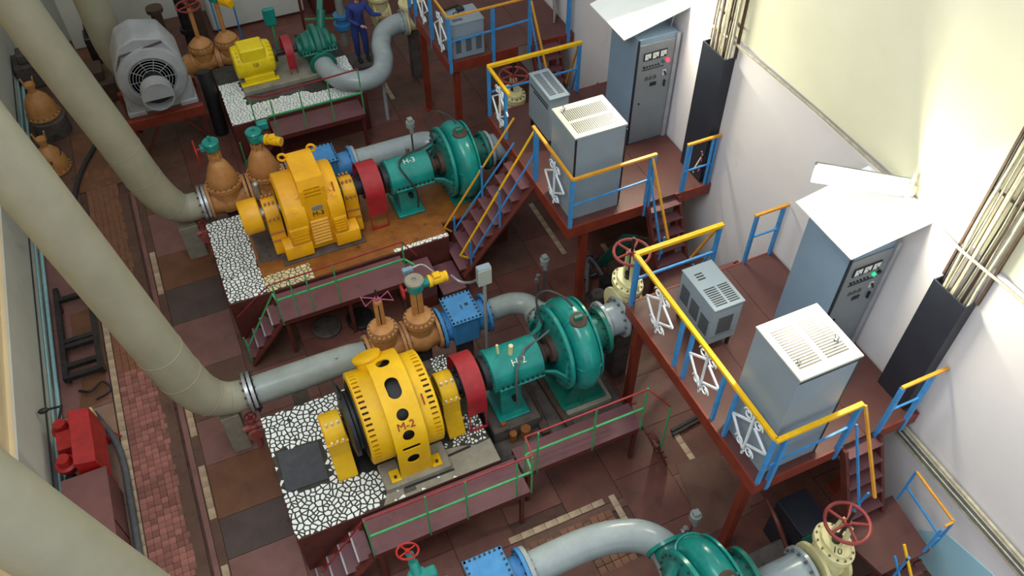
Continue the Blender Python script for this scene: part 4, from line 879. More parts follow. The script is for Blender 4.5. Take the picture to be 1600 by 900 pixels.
# box on a post with its cable
s = thing('junction_post', 'grey junction box on a slim post behind the pump marked H-2', 'junction box', (3.1, 8.02, 0))
MB().cyl((3.1, 8.02, 0), (3.1, 8.02, 2.45), 0.028, n=10).box((3.02, 7.95, 0), (3.18, 8.09, 0.02)).done('post', 'grey_pipe', s)
MB().box((2.99, 7.97, 2.42), (3.21, 8.09, 2.78), 0.012).done('box', 'cream_valve' if False else 'box_grey', s)
MB().box((2.98, 7.955, 2.44), (3.2, 7.97, 2.76), 0.004).done('cover', 'lid_grey', s)
tag(MB().tube(spline([(2.72, 8.46, 2.33), (2.82, 8.35, 2.25), (2.93, 8.2, 2.33), (3.0, 8.06, 2.5)], 6), 0.02, 8).done('cable', 'steel', loc=(2.72, 8.46, 2.33)), 'pale cable between the yellow drive motor and the grey junction box on a post', 'cable')
MB().tube(spline([(2.16, 8.72, 2.47), (2.35, 8.7, 2.5), (2.48, 8.55, 2.42)], 6), 0.014, 8).done('cable', 'steel', [o for o in COL.objects if o.name.startswith('gate_valve') and abs(o.location.x - 2.14) < .01][0])
def gauge_post(x, y, h, lab):
    g = thing('sensor_post', lab, 'sensor', (x, y, 0), 'sensor posts')
    MB().cyl((x, y, 0), (x, y, h), 0.02, n=8).cyl((x - 0.12, y, 0), (x - 0.12, y, h * 0.55), 0.025, n=8).done('pipe', 'hose_grey', g)
    MB().cyl((x, y, h), (x, y, h + 0.12), 0.085, n=16).cyl((x, y - 0.04, h - 0.12), (x, y - 0.04, h + 0.02), 0.04, n=10).box((x - 0.05, y - 0.05, h + 0.12), (x + 0.05, y + 0.05, h + 0.2), 0.01).done('head', 'grey_pipe', g)
    MB().cyl((x - 0.12, y, h * 0.55), (x - 0.12, y, h * 0.75), 0.04, n=8).box((x - 0.18, y - 0.03, h * 0.6), (x - 0.06, y + 0.03, h * 0.66)).done('cock', 'steel', g)
gauge_post(4.72, 9.2, 1.0, 'grey sensor head on a thin pipe behind the pump marked H-2')
gauge_post(4.62, 4.02, 0.75, 'grey sensor head on a thin pipe beside the large bent pipe at the bottom')
gauge_post(3.55, 12.75, 1.9, 'grey sensor head on a thin pipe behind the pump marked H-3')
# ================================================================= CATWALKS, PLATFORMS, STAIRS
def railing(name, lab, posts, z0, tops, mids, pm, tm, mm, pw=0.035, tw=0.03, mw=0.022, grp=None, orn=()):
    """posts: (x, y, ztop[, zbottom]); tops/mids: polylines"""
    t = thing(name, lab, 'railing', (posts[0][0], posts[0][1], z0), grp)
    for p in posts:
        MB().bar((p[0], p[1], p[3] if len(p) > 3 else z0), (p[0], p[1], p[2]), pw, pw).done('post', pm, t)
    for pl in tops:
        b = MB()
        for a, c in zip(pl, pl[1:]): b.bar(a, c, tw, tw * 0.8)
        b.done('top_rail', tm, t)
    for pl in mids:
        b = MB()
        for a, c in zip(pl, pl[1:]): b.bar(a, c, mw, mw)
        b.done('mid_rail', mm, t)
    for (x, yc_, zc_) in orn:
        o = MB()
        for a, c in (((0.35, -0.02), (-0.01, -0.41)), ((0.016, 0.397), (0.006, -0.475)), ((-0.04, 0.185), (-0.335, 0.01)), ((0.35, -0.02), (0.03, 0.227)), ((-0.023, -0.225), (-0.335, 0.01))):
            o.bar((x, yc_ + a[0], zc_ + a[1]), (x, yc_ + c[0], zc_ + c[1]), 0.026, 0.026)
        o.done('scroll_bars', 'white_iron', t, 'white wrought-iron bars')
        for (cy, cz, sg) in ((0.12, 0.28, 1), (-0.09, 0.28, -1), (0.115, -0.31, 1), (-0.095, -0.32, -1)):
            pts = []
            for k in range(19):
                a = k / 18 * 2.6 * PI; rr = 0.085 - 0.055 * k / 18
                pts.append((x, yc_ + cy + sg * rr * math.cos(a), zc_ + cz + rr * math.sin(a)))
            MB().tube(pts, 0.0105, 6).done('scroll', 'white_iron', t, 'white iron scroll')
    return t
def catwalk(lab, x0, x1, y0, y1, z, legs, thick=0.06, m='mauve'):
    t = thing('catwalk', lab, 'catwalk', ((x0 + x1) / 2, y0, 0), 'maroon catwalks')
    MB().box((x0, y0, z - 0.012), (x1, y1, z), 0.003).done('deck_plate', m, t)
    for y in (y0 + 0.02, y1 - 0.03): MB().box((x0, y - 0.02, z - 0.11), (x1, y + 0.02, z - 0.013)).done('edge_beam', 'maroon', t)
    for (x, y) in legs: MB().bar((x, y, 0), (x, y, z - 0.1), 0.06, 0.06).done('leg', 'maroon', t)
    return t
def stair(lab, top, bottom, w0, w1, n, ax, tread=0.24, m='mauve', sm='maroon', open_=True, grp=None, name='stair', strw=0.13, nose=None):
    """flight along axis ax ('x' or 'y') from top (a, z) to bottom (a, z), across w0..w1"""
    (a0, z0), (a1, z1) = top, bottom
    p = lambda a, w, z: (a, w, z) if ax == 'x' else (w, a, z)
    t = thing(name, lab, name, p(a1, (w0 + w1) / 2, 0), grp)
    for w in (w0, w1): MB().bar(p(a0, w, z0 - 0.06), p(a1, w, z1 - 0.02), 0.035, strw, up=p(0, 1, 0)).done('stringer', sm, t)
    for k in range(n):
        f = (k + 0.5) / n; a = a0 + (a1 - a0) * f; z = z0 + (z1 - z0) * f
        lo = p(a - tread / 2, w0 + 0.02, z - 0.015); hi = p(a + tread / 2, w1 - 0.02, z + 0.01)
        MB().box(lo, hi).done('tread', m, t)
        e = a + tread / 2 * (1 if a1 > a0 else -1)
        MB().box(p(e - 0.012, w0 + 0.02, z - 0.045), p(e + 0.012, w1 - 0.02, z + 0.012)).done('nosing', nose or m, t)
    return t
# middle unit, left catwalk and right catwalk
catwalk('maroon catwalk along the front of the plinth of the drum-shaped motor', 0.27, 2.62, 5.28, 5.88, 0.93, [(2.5, 5.32), (0.35, 5.34), (2.5, 5.82)])
catwalk('maroon catwalk in front of the pump marked H-2', 2.66, 4.66, 5.58, 6.05, 0.9, [(4.55, 5.62), (4.55, 6.0), (2.74, 5.62)])
railing('railing', 'thin green and red railing on the catwalk below the drum-shaped motor', [(0.27, 5.3, 1.95), (1.09, 5.29, 1.95), (1.65, 5.29, 1.93), (2.41, 5.30, 1.9), (2.64, 5.30, 1.85)], 0.85, [[(0.27, 5.3, 1.95), (2.64, 5.3, 1.9), (2.68, 5.62, 1.86)]], [[(0.27, 5.3, 1.47), (2.64, 5.3, 1.45), (2.68, 5.6, 1.42)]], 'rail_green', 'rail_red', 'rail_green', 0.022, 0.024, 0.028, 'thin green railings')
railing('railing', 'thin green and red railing on the catwalk in front of the pump marked H-2', [(2.69, 5.62, 1.86), (2.87, 5.59, 1.88), (3.78, 5.59, 1.88), (4.61, 5.59, 1.93)], 0.8, [[(2.69, 5.62, 1.86), (4.61, 5.59, 1.9)]], [[(2.69, 5.6, 1.42), (4.61, 5.59, 1.42)]], 'rail_green', 'rail_red', 'rail_green', 0.022, 0.024, 0.028, 'thin green railings')
stair('short maroon stair down to the left from the catwalk below the drum-shaped motor', (0.25, 0.9), (-0.55, 0.04), 5.32, 5.84, 4, 'x', 0.2, nose='steel')
railing('handrail', 'thin red handrail on the short stair at the bottom left', [(-0.45, 5.33, 0.95, 0.05)], 0.05, [[(0.25, 5.31, 1.93), (-0.45, 5.33, 0.95)]], [], 'rail_green', 'rail_red', 'rail_green', 0.02, 0.02)
stair('steep dark steps at the right end of the catwalk of the pump marked H-2', (4.72, 0.85), (5.0, 0.05), 5.3, 5.56, 4, 'x', 0.1, m='maroon')
railing('handrail', 'thin green post and red rail beside the dark steps under the middle platform', [(4.85, 5.3, 1.7, 0.5)], 0.5, [[(4.61, 5.57, 1.92), (4.85, 5.3, 1.7)]], [], 'rail_green', 'rail_red', 'rail_green', 0.022, 0.02)
# far unit
catwalk('maroon catwalk along the front of the plinth of the boxy motor', 0.16, 2.45, 9.86, 10.52, 0.93, [(0.2, 9.92), (2.35, 9.92), (1.3, 9.92)])
railing('railing', 'thin green and red railing on the catwalk below the boxy motor', [(0.15, 9.88, 1.86), (0.43, 9.88, 1.84), (0.69, 9.88, 1.84), (1.16, 9.88, 1.85), (2.37, 9.9, 1.88)], 0.82, [[(0.1, 9.88, 1.85), (2.37, 9.9, 1.88), (2.6, 9.9, 1.45)]], [[(0.12, 10.05, 1.46), (0.15, 9.88, 1.45), (2.37, 9.9, 1.46), (2.5, 9.75, 1.4)]], 'rail_green', 'rail_red', 'rail_green', 0.022, 0.022, 0.028, 'thin green railings')
stair('short maroon stair down to the left from the catwalk below the boxy motor', (0.14, 0.9), (-0.55, 0.04), 9.95, 10.45, 4, 'x', 0.18, nose='steel')
railing('handrail', 'thin green rail on the short stair left of the catwalk below the boxy motor', [(-0.55, 9.98, 0.72, 0.03)], 0.03, [[(0.12, 9.9, 1.85), (-0.55, 10.3, 0.9)]], [[(0.12, 10.05, 1.46), (-0.55, 9.98, 0.42)]], 'rail_green', 'rail_red', 'rail_green', 0.022, 0.02)
t = thing('landing', 'stepped maroon landing at the foot of the steep stair', 'landing', (2.9, 10.1, 0))
MB().box((2.47, 9.86, 0.66), (2.95, 10.5, 0.7)).box((2.49, 9.9, 0.3), (2.9, 10.45, 0.66)).done('upper_step', 'mauve', t)
MB().box((2.97, 9.75, 0.36), (3.42, 10.5, 0.4)).box((3.0, 9.8, 0.0), (3.4, 10.45, 0.36)).done('lower_step', 'mauve', t)
MB().box((2.5, 9.9, 0), (2.9, 10.45, 0.3)).done('riser_box', 'maroon', t)
st_ = stair('steep maroon stair with blue and yellow handrails up to the far platform', (4.84, 2.24), (3.45, 0.5), 9.98, 10.78, 8, 'x', 0.25, strw=0.16)
railing('handrail', 'yellow and blue handrail on the camera side of the steep stair', [(3.62, 9.98, 1.3, 0.55), (4.2, 9.98, 2.3, 1.35), (4.85, 9.98, 3.36, 2.2)], 0.5, [[(4.87, 10.0, 3.36), (3.42, 9.98, 1.02), (3.56, 9.98, 0.9)]], [[(4.85, 9.98, 2.85), (3.6, 9.98, 0.85)]], 'rail_blue', 'rail_yellow', 'rail_blue', 0.032, 0.03, 0.024)
railing('handrail', 'yellow and blue handrail on the far side of the steep stair', [(3.62, 10.78, 1.2, 0.65), (4.2, 10.78, 2.2, 1.35)], 0.5, [[(4.87, 10.85, 3.0), (3.42, 10.78, 1.0), (3.56, 10.78, 0.85)]], [[(4.85, 10.8, 2.5), (3.6, 10.78, 0.85)]], 'rail_blue', 'rail_orange', 'rail_blue', 0.032, 0.03, 0.024)
# small back unit
catwalk('maroon catwalk along the front of the small back plinth', 1.22, 3.18, 14.84, 15.42, 0.9, [(3.12, 14.9), (1.3, 14.9)])
railing('railing', 'thin green and red railing on the catwalk of the small back plinth', [(0.95, 15.3, 1.7), (1.3, 14.86, 1.8), (1.9, 14.86, 1.85), (2.5, 14.86, 1.9), (3.16, 14.86, 2.0)], 0.8, [[(0.95, 15.3, 1.7), (1.2, 14.95, 1.85), (3.16, 14.86, 2.0)]], [[(1.2, 14.86, 1.42), (3.16, 14.86, 1.42)]], 'rail_green', 'rail_red', 'rail_green', 0.025, 0.028, 0.032, 'thin green railings')
stair('short maroon stair down to the left from the catwalk of the small back plinth', (1.2, 0.85), (0.55, 0.04), 14.9, 15.35, 4, 'x', 0.16, m='maroon')
railing('handrail', 'thin green crossed rail on the short stair of the small back plinth', [(0.5, 14.9, 0.95, 0.05)], 0.05, [[(1.2, 14.88, 1.42), (0.5, 14.9, 0.4)]], [], 'rail_green', 'rail_green', 'rail_green', 0.025, 0.024)
# ---- platforms with cabinets
def platform(lab, x0, y0, y1, cols, gap=None):
    t = thing('platform', lab, 'platform', (x0 + 1.2, y0, 0), 'raised brown platforms')
    n = 3; L = (7.57 - x0) / n
    for k in range(n): MB().box((x0 + k * L + 0.003, y0, 2.28), (x0 + (k + 1) * L - 0.003, y1, 2.3)).done('deck_plate', 'deck_brown', t)
    MB().box((x0, y0 - 0.03, 2.08), (6.3, y0, 2.305)).box((6.88, y0 - 0.03, 2.08), (7.57, y0, 2.305)).done('front_beam', 'oxide', t, kind='stuff')
    MB().box((x0 - 0.03, y0 - 0.03, 2.08), (x0, y1, 2.305)).done('side_beam', 'oxide', t)
    MB().box((x0, y1, 2.08), (7.57, y1 + 0.03, 2.305)).done('back_beam', 'oxide', t)
    for k in range(4): MB().box((x0 + 0.1, y0 + (k + 0.5) * (y1 - y0) / 4 - 0.03, 2.1), (7.55, y0 + (k + 0.5) * (y1 - y0) / 4 + 0.03, 2.279)).done('joist', 'maroon', t)
    for (x, y) in cols:
        MB().box((x - 0.06, y - 0.06, 0), (x + 0.06, y + 0.06, 2.1)).box((x - 0.12, y - 0.12, 0), (x + 0.12, y + 0.12, 0.015)).box((x - 0.11, y - 0.11, 2.08), (x + 0.11, y + 0.11, 2.098)).done('column', 'oxide', t)
    return t
platform('brown steel platform nearest the camera, carrying the cabinet with the green lamp', 4.94, 3.55, 6.84, [(5.06, 3.75), (5.05, 6.6), (7.2, 3.8), (7.2, 6.6)])
platform('brown steel platform in the middle distance, carrying the cabinet with the red lamp', 4.86, 8.66, 11.97, [(5.2, 8.75), (4.98, 11.8), (7.2, 8.9), (7.2, 11.7)])
platform('brown steel platform farthest from the camera, at the top edge', 4.80, 13.84, 16.25, [(4.98, 13.95), (4.86, 15.64), (7.2, 16.1), (7.2, 14.0)])
G2 = 'blue and yellow platform railings'
# near platform rails
railing('platform_railing', 'yellow-topped blue railing with three white scrolls along the near platform', [(4.96, 6.8, 3.33), (4.97, 5.58, 3.33), (4.97, 5.34, 3.33), (4.97, 4.6, 3.33), (4.97, 4.32, 3.33), (4.96, 3.55, 3.33)], 2.1, [[(4.96, 6.85, 3.35), (4.96, 3.55, 3.35)]], [], 'rail_blue', 'rail_yellow', 'rail_blue', 0.05, 0.06, 0.03, G2, orn=[(4.96, 6.095, 2.927), (4.96, 4.959, 2.94), (4.96, 3.935, 2.918)])
railing('platform_railing', 'yellow-topped blue railing on the camera end of the near platform', [(5.12, 3.53, 3.33), (6.2, 3.53, 3.33)], 2.1, [[(4.95, 3.53, 3.35), (6.22, 3.53, 3.35)]], [[(5.0, 3.53, 2.75), (6.2, 3.53, 2.85)]], 'rail_blue', 'rail_yellow', 'rail_blue', 0.06, 0.06, 0.028, G2)
railing('platform_railing', 'yellow-topped blue railing at the far end of the near platform', [(5.03, 6.86, 3.33), (6.38, 6.86, 3.33)], 2.1, [[(4.96, 6.86, 3.35), (6.42, 6.86, 3.35)]], [[(5.0, 6.86, 2.8), (6.4, 6.86, 2.8)]], 'rail_blue', 'rail_yellow', 'rail_blue', 0.055, 0.07, 0.035, G2)
railing('platform_railing', 'short orange-topped blue railing between the near ladder and the wall', [(6.86, 3.53, 3.3), (7.35, 3.53, 3.3)], 2.05, [[(6.84, 3.53, 3.32), (7.57, 3.53, 3.32)]], [[(6.86, 3.53, 2.8), (7.35, 3.53, 2.8)]], 'rail_blue', 'rail_orange', 'rail_blue', 0.055, 0.045, 0.025, G2)
railing('platform_railing', 'short orange-topped blue railing at the far end of the near platform, by the wall', [(7.02, 6.84, 3.3), (7.5, 6.84, 3.3)], 2.05, [[(6.98, 6.84, 3.32), (7.58, 6.84, 3.32)]], [[(7.02, 6.84, 2.85), (7.55, 6.84, 2.85)]], 'rail_blue', 'rail_orange', 'rail_blue', 0.05, 0.045, 0.025, G2)
# middle platform rails
railing('platform_railing', 'yellow-topped blue railing with a white scroll beside the big grey cabinet of the middle platform', [(4.87, 9.93, 3.33), (4.88, 8.66, 3.33)], 2.1, [[(4.87, 10.08, 3.36), (4.87, 8.64, 3.35)]], [], 'rail_blue', 'rail_orange', 'rail_blue', 0.055, 0.05, 0.03, G2, orn=[(4.87, 9.25, 2.83)])
railing('platform_railing', 'yellow-topped blue railing with a white scroll at the head of the steep stair', [(4.87, 11.2, 3.33), (4.87, 11.95, 3.33)], 2.1, [[(4.87, 11.05, 3.35), (4.87, 11.97, 3.35)]], [], 'rail_blue', 'rail_yellow', 'rail_blue', 0.055, 0.055, 0.03, G2, orn=[(4.87, 11.45, 2.85)])
railing('platform_railing', 'orange-topped blue railing on the camera end of the middle platform', [(6.27, 8.64, 3.33), (6.34, 8.64, 3.33)], 2.05, [[(4.87, 8.64, 3.35), (6.36, 8.64, 3.35)]], [[(4.9, 8.64, 2.8), (6.3, 8.64, 2.85)]], 'rail_blue', 'rail_orange', 'rail_blue', 0.04, 0.05, 0.025, G2)
railing('platform_railing', 'yellow-topped blue railing at the far end of the middle platform', [(6.7, 11.97, 3.33)], 2.1, [[(4.86, 11.97, 3.35), (6.74, 11.97, 3.35)]], [[(4.9, 11.97, 2.8), (6.7, 11.97, 2.8)]], 'rail_blue', 'rail_yellow', 'rail_blue', 0.06, 0.07, 0.03, G2)
railing('platform_railing', 'short orange-topped blue railing in front of the black wall panel of the middle platform', [(6.97, 8.66, 3.3), (7.03, 8.66, 3.3), (7.45, 8.66, 3.3), (7.52, 8.66, 3.3)], 2.1, [[(6.95, 8.66, 3.32), (7.58, 8.66, 3.32)]], [[(6.97, 8.66, 2.75), (7.5, 8.66, 2.75)]], 'rail_blue', 'rail_orange', 'rail_blue', 0.035, 0.045, 0.022, G2)
# far platform rails
railing('platform_railing', 'thin orange-topped blue railing on the camera end of the far platform', [(4.82, 13.82, 3.3), (5.75, 13.82, 3.3), (6.56, 13.82, 3.33)], 2.08, [[(4.82, 13.82, 3.32), (6.58, 13.82, 3.34)]], [[(4.82, 13.82, 2.78), (6.56, 13.82, 2.85)]], 'rail_blue', 'rail_orange', 'rail_blue', 0.065, 0.04, 0.03, G2)
railing('platform_railing', 'orange-topped blue railing with white scrolls on the side of the far platform', [(4.8, 14.8, 3.3), (4.8, 15.8, 3.3), (4.8, 16.2, 3.3)], 2.08, [[(4.82, 13.84, 3.32), (4.82, 16.25, 3.32)]], [], 'rail_blue', 'rail_orange', 'rail_blue', 0.065, 0.04, 0.03, G2, orn=[(4.8, 14.25, 2.8), (4.8, 15.3, 2.85)])
tag(MB().bar((7.45, 13.84, 2.1), (7.45, 13.84, 4.2), 0.075, 0.075).done('post', 'rail_blue', loc=(7.45, 13.84, 2.1)), 'single tall blue post by the wall on the far platform', 'post')
# ladders from the platforms
def ladder(lab, x0, x1, y0, y1, z1, n=5, m='mauve', rails=True, zr=None):
    t = thing('ladder', lab, 'ladder', ((x0 + x1) / 2, y1, 0), 'maroon step ladders')
    for x in (x0, x1): MB().bar((x, y0, 2.26), (x + 0.03, y1, z1), 0.05, 0.12, up=(0, 1, 0)).done('stringer', 'maroon', t)
    for k in range(n):
        f = (k + 0.25) / n; y = y0 + (y1 - y0) * f; z = 2.26 + (z1 - 2.26) * f
        MB().box((x0 + 0.02, y - 0.1, z - 0.02), (x1, y + 0.1, z)).done('tread', m, t)
    if rails:
        MB().bar((x0 - 0.03, y0 + 0.02, 3.3), (x0 + 0.05, y1 + 0.1 * (1 if y1 > y0 else -1), z1 + 0.95), 0.035).done('handrail', 'rail_orange', t, 'orange handrail')
        MB().bar((x0 - 0.03, y0, 2.9), (x0 + 0.05, y1, z1 + 0.5), 0.028).bar((x0 + 0.05, y1 + 0.05, z1 + 0.3), (x0 + 0.05, y1, z1 + 0.9), 0.028).done('lower_rail', 'rail_blue', t, 'blue lower rail')
    return t
ladder('maroon step ladder with an orange rail at the camera end of the near platform', 6.3, 6.88, 3.5, 2.95, 1.1)
ladder('maroon step ladder with an orange rail at the camera end of the middle platform', 6.32, 6.92, 8.62, 8.08, 1.1)
ladder('maroon step ladder with an orange rail at the camera end of the far platform', 6.6, 7.2, 13.8, 13.3, 1.1)
ladder('step ladder with an orange rail at the far end of the near platform', 6.42, 6.95, 6.88, 7.35, 1.1)
ladder('step ladder with an orange rail at the far end of the middle platform', 6.75, 7.2, 12.0, 12.5, 1.1)
# low deck in the right corner
t = thing('low_deck', 'low brown deck at the foot of the near ladder', 'deck', (6.7, 2.6, 0))
MB().prism([(6.1, 3.05), (7.2, 3.05), (7.12, 2.2), (6.3, 2.2)], 'xy', 1.04, 1.1).done('deck_plate', 'deck_brown', t)
for x, y in ((6.2, 2.95), (7.1, 2.95), (6.4, 2.3), (7.05, 2.3)): MB().bar((x, y, 0), (x, y, 1.04), 0.06).done('leg', 'maroon', t)
t = thing('low_deck', 'low brown deck at the foot of the middle ladder', 'deck', (6.7, 7.8, 0))
MB().box((6.2, 7.4, 1.04), (7.3, 8.2, 1.1)).done('deck_plate', 'deck_brown', t)
for x, y in ((6.3, 7.5), (7.2, 7.5), (6.3, 8.1), (7.2, 8.1)): MB().bar((x, y, 0), (x, y, 1.04), 0.06).done('leg', 'maroon', t)
railing('railing', 'thin blue railing with an orange top beside the low deck in the right corner', [(7.24, 2.98, 1.85, 1.1), (7.17, 2.22, 1.85, 1.1), (7.02, 2.22, 1.75, 1.1)], 1.0, [[(7.24, 2.98, 1.85), (7.17, 2.22, 1.85), (7.02, 2.22, 1.85)]], [[(7.24, 2.98, 1.45), (7.17, 2.22, 1.4), (7.02, 2.22, 1.4)]], 'rail_blue', 'rail_orange', 'rail_blue', 0.03, 0.03, 0.025)
stair('short brown steps at the bottom edge, down from the low deck', (2.18, 1.0), (1.6, 0.1), 6.4, 6.95, 4, 'y', 0.14, m='deck_brown')
railing('handrail', 'orange and blue handrail at the bottom edge beside the short brown steps', [(6.38, 2.1, 1.75, 1.0), (6.38, 1.75, 1.2, 0.6)], 0.6, [[(6.38, 2.24, 1.85), (6.38, 1.75, 1.3)]], [[(6.38, 2.24, 1.5), (6.38, 1.7, 0.9)]], 'rail_blue', 'rail_yellow', 'rail_blue', 0.03, 0.03, 0.025)
# ================================================================= CABINETS, ROOFS, LAMPS
def control_cabinet(lab, x0, x1, y0, y1, z1, lamp):
    t = thing('control_cabinet', lab, 'cabinet', ((x0 + x1) / 2, (y0 + y1) / 2, 2.3), 'control cabinets')
    MB().box((x0, y0 + 0.02, 2.3), (x1, y1, z1), 0.006).done('body', 'cabinet_grey', t)
    d = MB().box((x0 + 0.03, y0, 2.36), (x1 - 0.04, y0 + 0.021, z1 - 0.1), 0.005).done('door', 'panel_grey', t)
    MB().box((x0 - 0.003, y0 + 0.0, 2.3), (x0 + 0.022, y0 + 0.03, z1)).done('corner_strip', 'black_panel', t)
    MB().box((x1 - 0.03, y0 - 0.02, 2.3), (x1 + 0.04, y0 + 0.03, z1 - 0.02)).done('side_trim', 'motor_grey', t)
    w = x1 - x0
    for k in range(3):
        cx = x0 + w * (0.26 + 0.2 * k); cz = z1 - 0.33
        m = MB().box((cx - 0.075, y0 - 0.02, cz - 0.075), (cx + 0.075, y0, cz + 0.075), 0.006).done('meter', 'black', d)
        # dial plate as a sub-part level below the meter would be a fourth level: keep it under the door
        MB().box((cx - 0.055, y0 - 0.024, cz - 0.05), (cx + 0.055, y0 - 0.02, cz + 0.055)).done('dial', 'dial', d)
        MB().bar((cx + 0.03, y0 - 0.026, cz - 0.045), (cx - 0.02, y0 - 0.026, cz + 0.03), 0.006).cyl((cx + 0.03, y0 - 0.02, cz - 0.045), (cx + 0.03, y0 - 0.028, cz - 0.045), 0.02, n=8).done('needle', 'black', d)
    for k in range(8):
        cx = x0 + w * (0.2 + 0.075 * k)
        if k < 6: MB().cyl((cx, y0, z1 - 0.53), (cx, y0 - 0.02, z1 - 0.53), 0.014 if k else 0.02, n=10).done('button', 'black', d)
    MB().cyl((x0 + w * 0.69, y0, z1 - 0.5), (x0 + w * 0.69, y0 - 0.03, z1 - 0.5), 0.028, n=14).done('pilot_lamp', 'lamp_green' if lamp == 'g' else 'teal_dark', d, 'green pilot lamp')
    MB().cyl((x0 + w * 0.8, y0, z1 - 0.49), (x0 + w * 0.8, y0 - 0.035, z1 - 0.49), 0.03, n=14).done('pilot_lamp', 'lamp_red' if lamp == 'r' else 'black', d, 'red pilot lamp' if lamp == 'r' else 'dark pilot lamp')
    MB().bar((x0 + 0.12, y0 - 0.004, z1 - 0.585), (x0 + w * 0.72, y0 - 0.004, z1 - 0.585), 0.012, 0.008).done('scale_strip', 'black', d)
    MB().box((x0 + w * 0.72, y0 - 0.012, z1 - 0.78), (x0 + w * 0.8, y0, z1 - 0.68)).done('switch_plate', 'dial', d)
    MB().bar((x0 + w * 0.74, y0 - 0.03, z1 - 0.69), (x0 + w * 0.79, y0 - 0.03, z1 - 0.77), 0.025).done('switch', 'black', d)
    for k in range(3):
        cx = x0 + w * (0.3 + 0.11 * k); MB().box((cx - 0.03, y0 - 0.01, z1 - 0.80), (cx + 0.03, y0, z1 - 0.765)).box((cx - 0.02, y0 - 0.008, z1 - 0.755), (cx + 0.02, y0, z1 - 0.735)).done('label_plate', 'bolt', d)
    MB().box((x0 + w * 0.42, y0 - 0.01, z1 - 0.94), (x0 + w * 0.58, y0, z1 - 0.87)).done('label_plate', 'black', d)
    MB().box((x0 + w * 0.78, y0 - 0.035, z1 - 1.0), (x0 + w * 0.81, y0, z1 - 0.88)).done('handle', 'black', d)
    MB().cyl((x0 + w * 0.18, y0, z1 - 1.25), (x0 + w * 0.18, y0 - 0.02, z1 - 1.25), 0.015, n=8).done('lock', 'black', d)
    return t
control_cabinet('tall grey-blue control cabinet with three meters and a lit green lamp', 6.77, 7.5, 4.86, 5.72, 4.4, 'g')
control_cabinet('tall grey-blue control cabinet with three meters and a lit red lamp', 6.76, 7.5, 10.12, 11.0, 4.42, 'r')
def roof(lab, pts, sup):
    t = thing('drip_roof', lab, 'roof', (7.1, pts[0][1], 4.4), 'white drip roofs')
    m = MB(); A = [m.bm.verts.new(p) for p in pts]; B = [m.bm.verts.new(Vector(p) - Vector((0, 0, 0.018))) for p in pts]
    m.bm.faces.new(A); m.bm.faces.new(B)
    for k in range(4): m.bm.faces.new((A[k], A[(k + 1) % 4], B[(k + 1) % 4], B[k]))
    m.done('sheet', 'roof_white', t)
    for y in sup: MB().bar((7.45, y, 4.42), (7.5, y, pts[1][2] - 0.03), 0.03).bar((6.82, y, 4.42), (6.82, y, pts[0][2] + 0.035), 0.03).done('strut', 'panel_grey', t)
roof('sloping white sheet roof over the cabinet with the green lamp', [(6.66, 4.80, 4.49), (7.6, 4.64, 4.88), (7.6, 5.78, 4.9), (6.66, 5.92, 4.5)], (4.95, 5.6))
roof('sloping white sheet roof over the cabinet with the red lamp', [(6.52, 10.2, 4.47), (7.6, 10.05, 4.88), (7.6, 11.3, 4.9), (6.5, 11.35, 4.5)], (10.3, 10.9))
def lamp(lab, p0, p1, on=True, gl='tube_glow'):
    t = thing('wall_lamp', lab, 'lamp', p0, 'tube lamps over the cabinets')
    p0 = Vector(p0); p1 = Vector(p1); d = (p1 - p0).normalized()
    MB().bar(p0 + Vector((0, 0.055, 0.115)), p1 + Vector((0, 0.055, 0.115)), 0.03, 0.03, up=(0, 1, 0)).done('housing', 'panel_grey', t)
    MB().cyl(p0 + d * 0.04, p1 - d * 0.04, 0.019, n=10).done('tube', gl, t, 'glowing white tube')
    # bent reflector on the far side of the tube
    m = MB(); o = Vector((0, 0.055, 0.0))
    for a, b in ((o, o + Vector((0, -0.005, 0.10))), (o, o + Vector((0, -0.01, -0.14)))):
        q = [p0 + a, p1 + a, p1 + b, p0 + b]; n = Vector((0, 0.006, 0))
        A = [m.bm.verts.new(v) for v in q]; B = [m.bm.verts.new(v + n) for v in q]
        m.bm.faces.new(A); m.bm.faces.new(B)
        for k in range(4): m.bm.faces.new((A[k], A[(k + 1) % 4], B[(k + 1) % 4], B[k]))
    m.done('reflector', 'reflector', t)
    MB().box(p0 + Vector((-0.06, -0.05, -0.08)), p0 + Vector((0.06, 0.07, 0.06)), 0.015).cyl(p0 + Vector((0, 0, 0.05)), p0 + Vector((0.05, 0.05, 0.2)), 0.02, n=8).done('bracket', 'cable_grey', t)
    l = bpy.data.lights.new('tube_light', 'AREA'); l.shape = 'RECTANGLE'; l.size = (p1 - p0).length * 0.9; l.size_y = 0.05; l.energy = 120; l.color = (1.0, 0.93, 0.72)
    lo = bpy.data.objects.new('tube_light', l); COL.objects.link(lo); lo.parent = t
    z = Vector((0, 0.86, 0.5)).normalized(); z = (z - d * z.dot(d)).normalized(); y_ = z.cross(d)
    lo.matrix_local = Matrix.Translation((p1 - p0) / 2 + Vector((0, -0.03, -0.02))) @ Matrix((d, y_, z)).transposed().to_4x4()
lamp('slanting tube lamp on the wall over the near cabinet roof', (7.52, 5.05, 5.1), (5.86, 5.05, 5.93))
lamp('slanting tube lamp on the wall over the far cabinet roof', (7.52, 10.3, 5.1), (5.95, 10.3, 5.9))
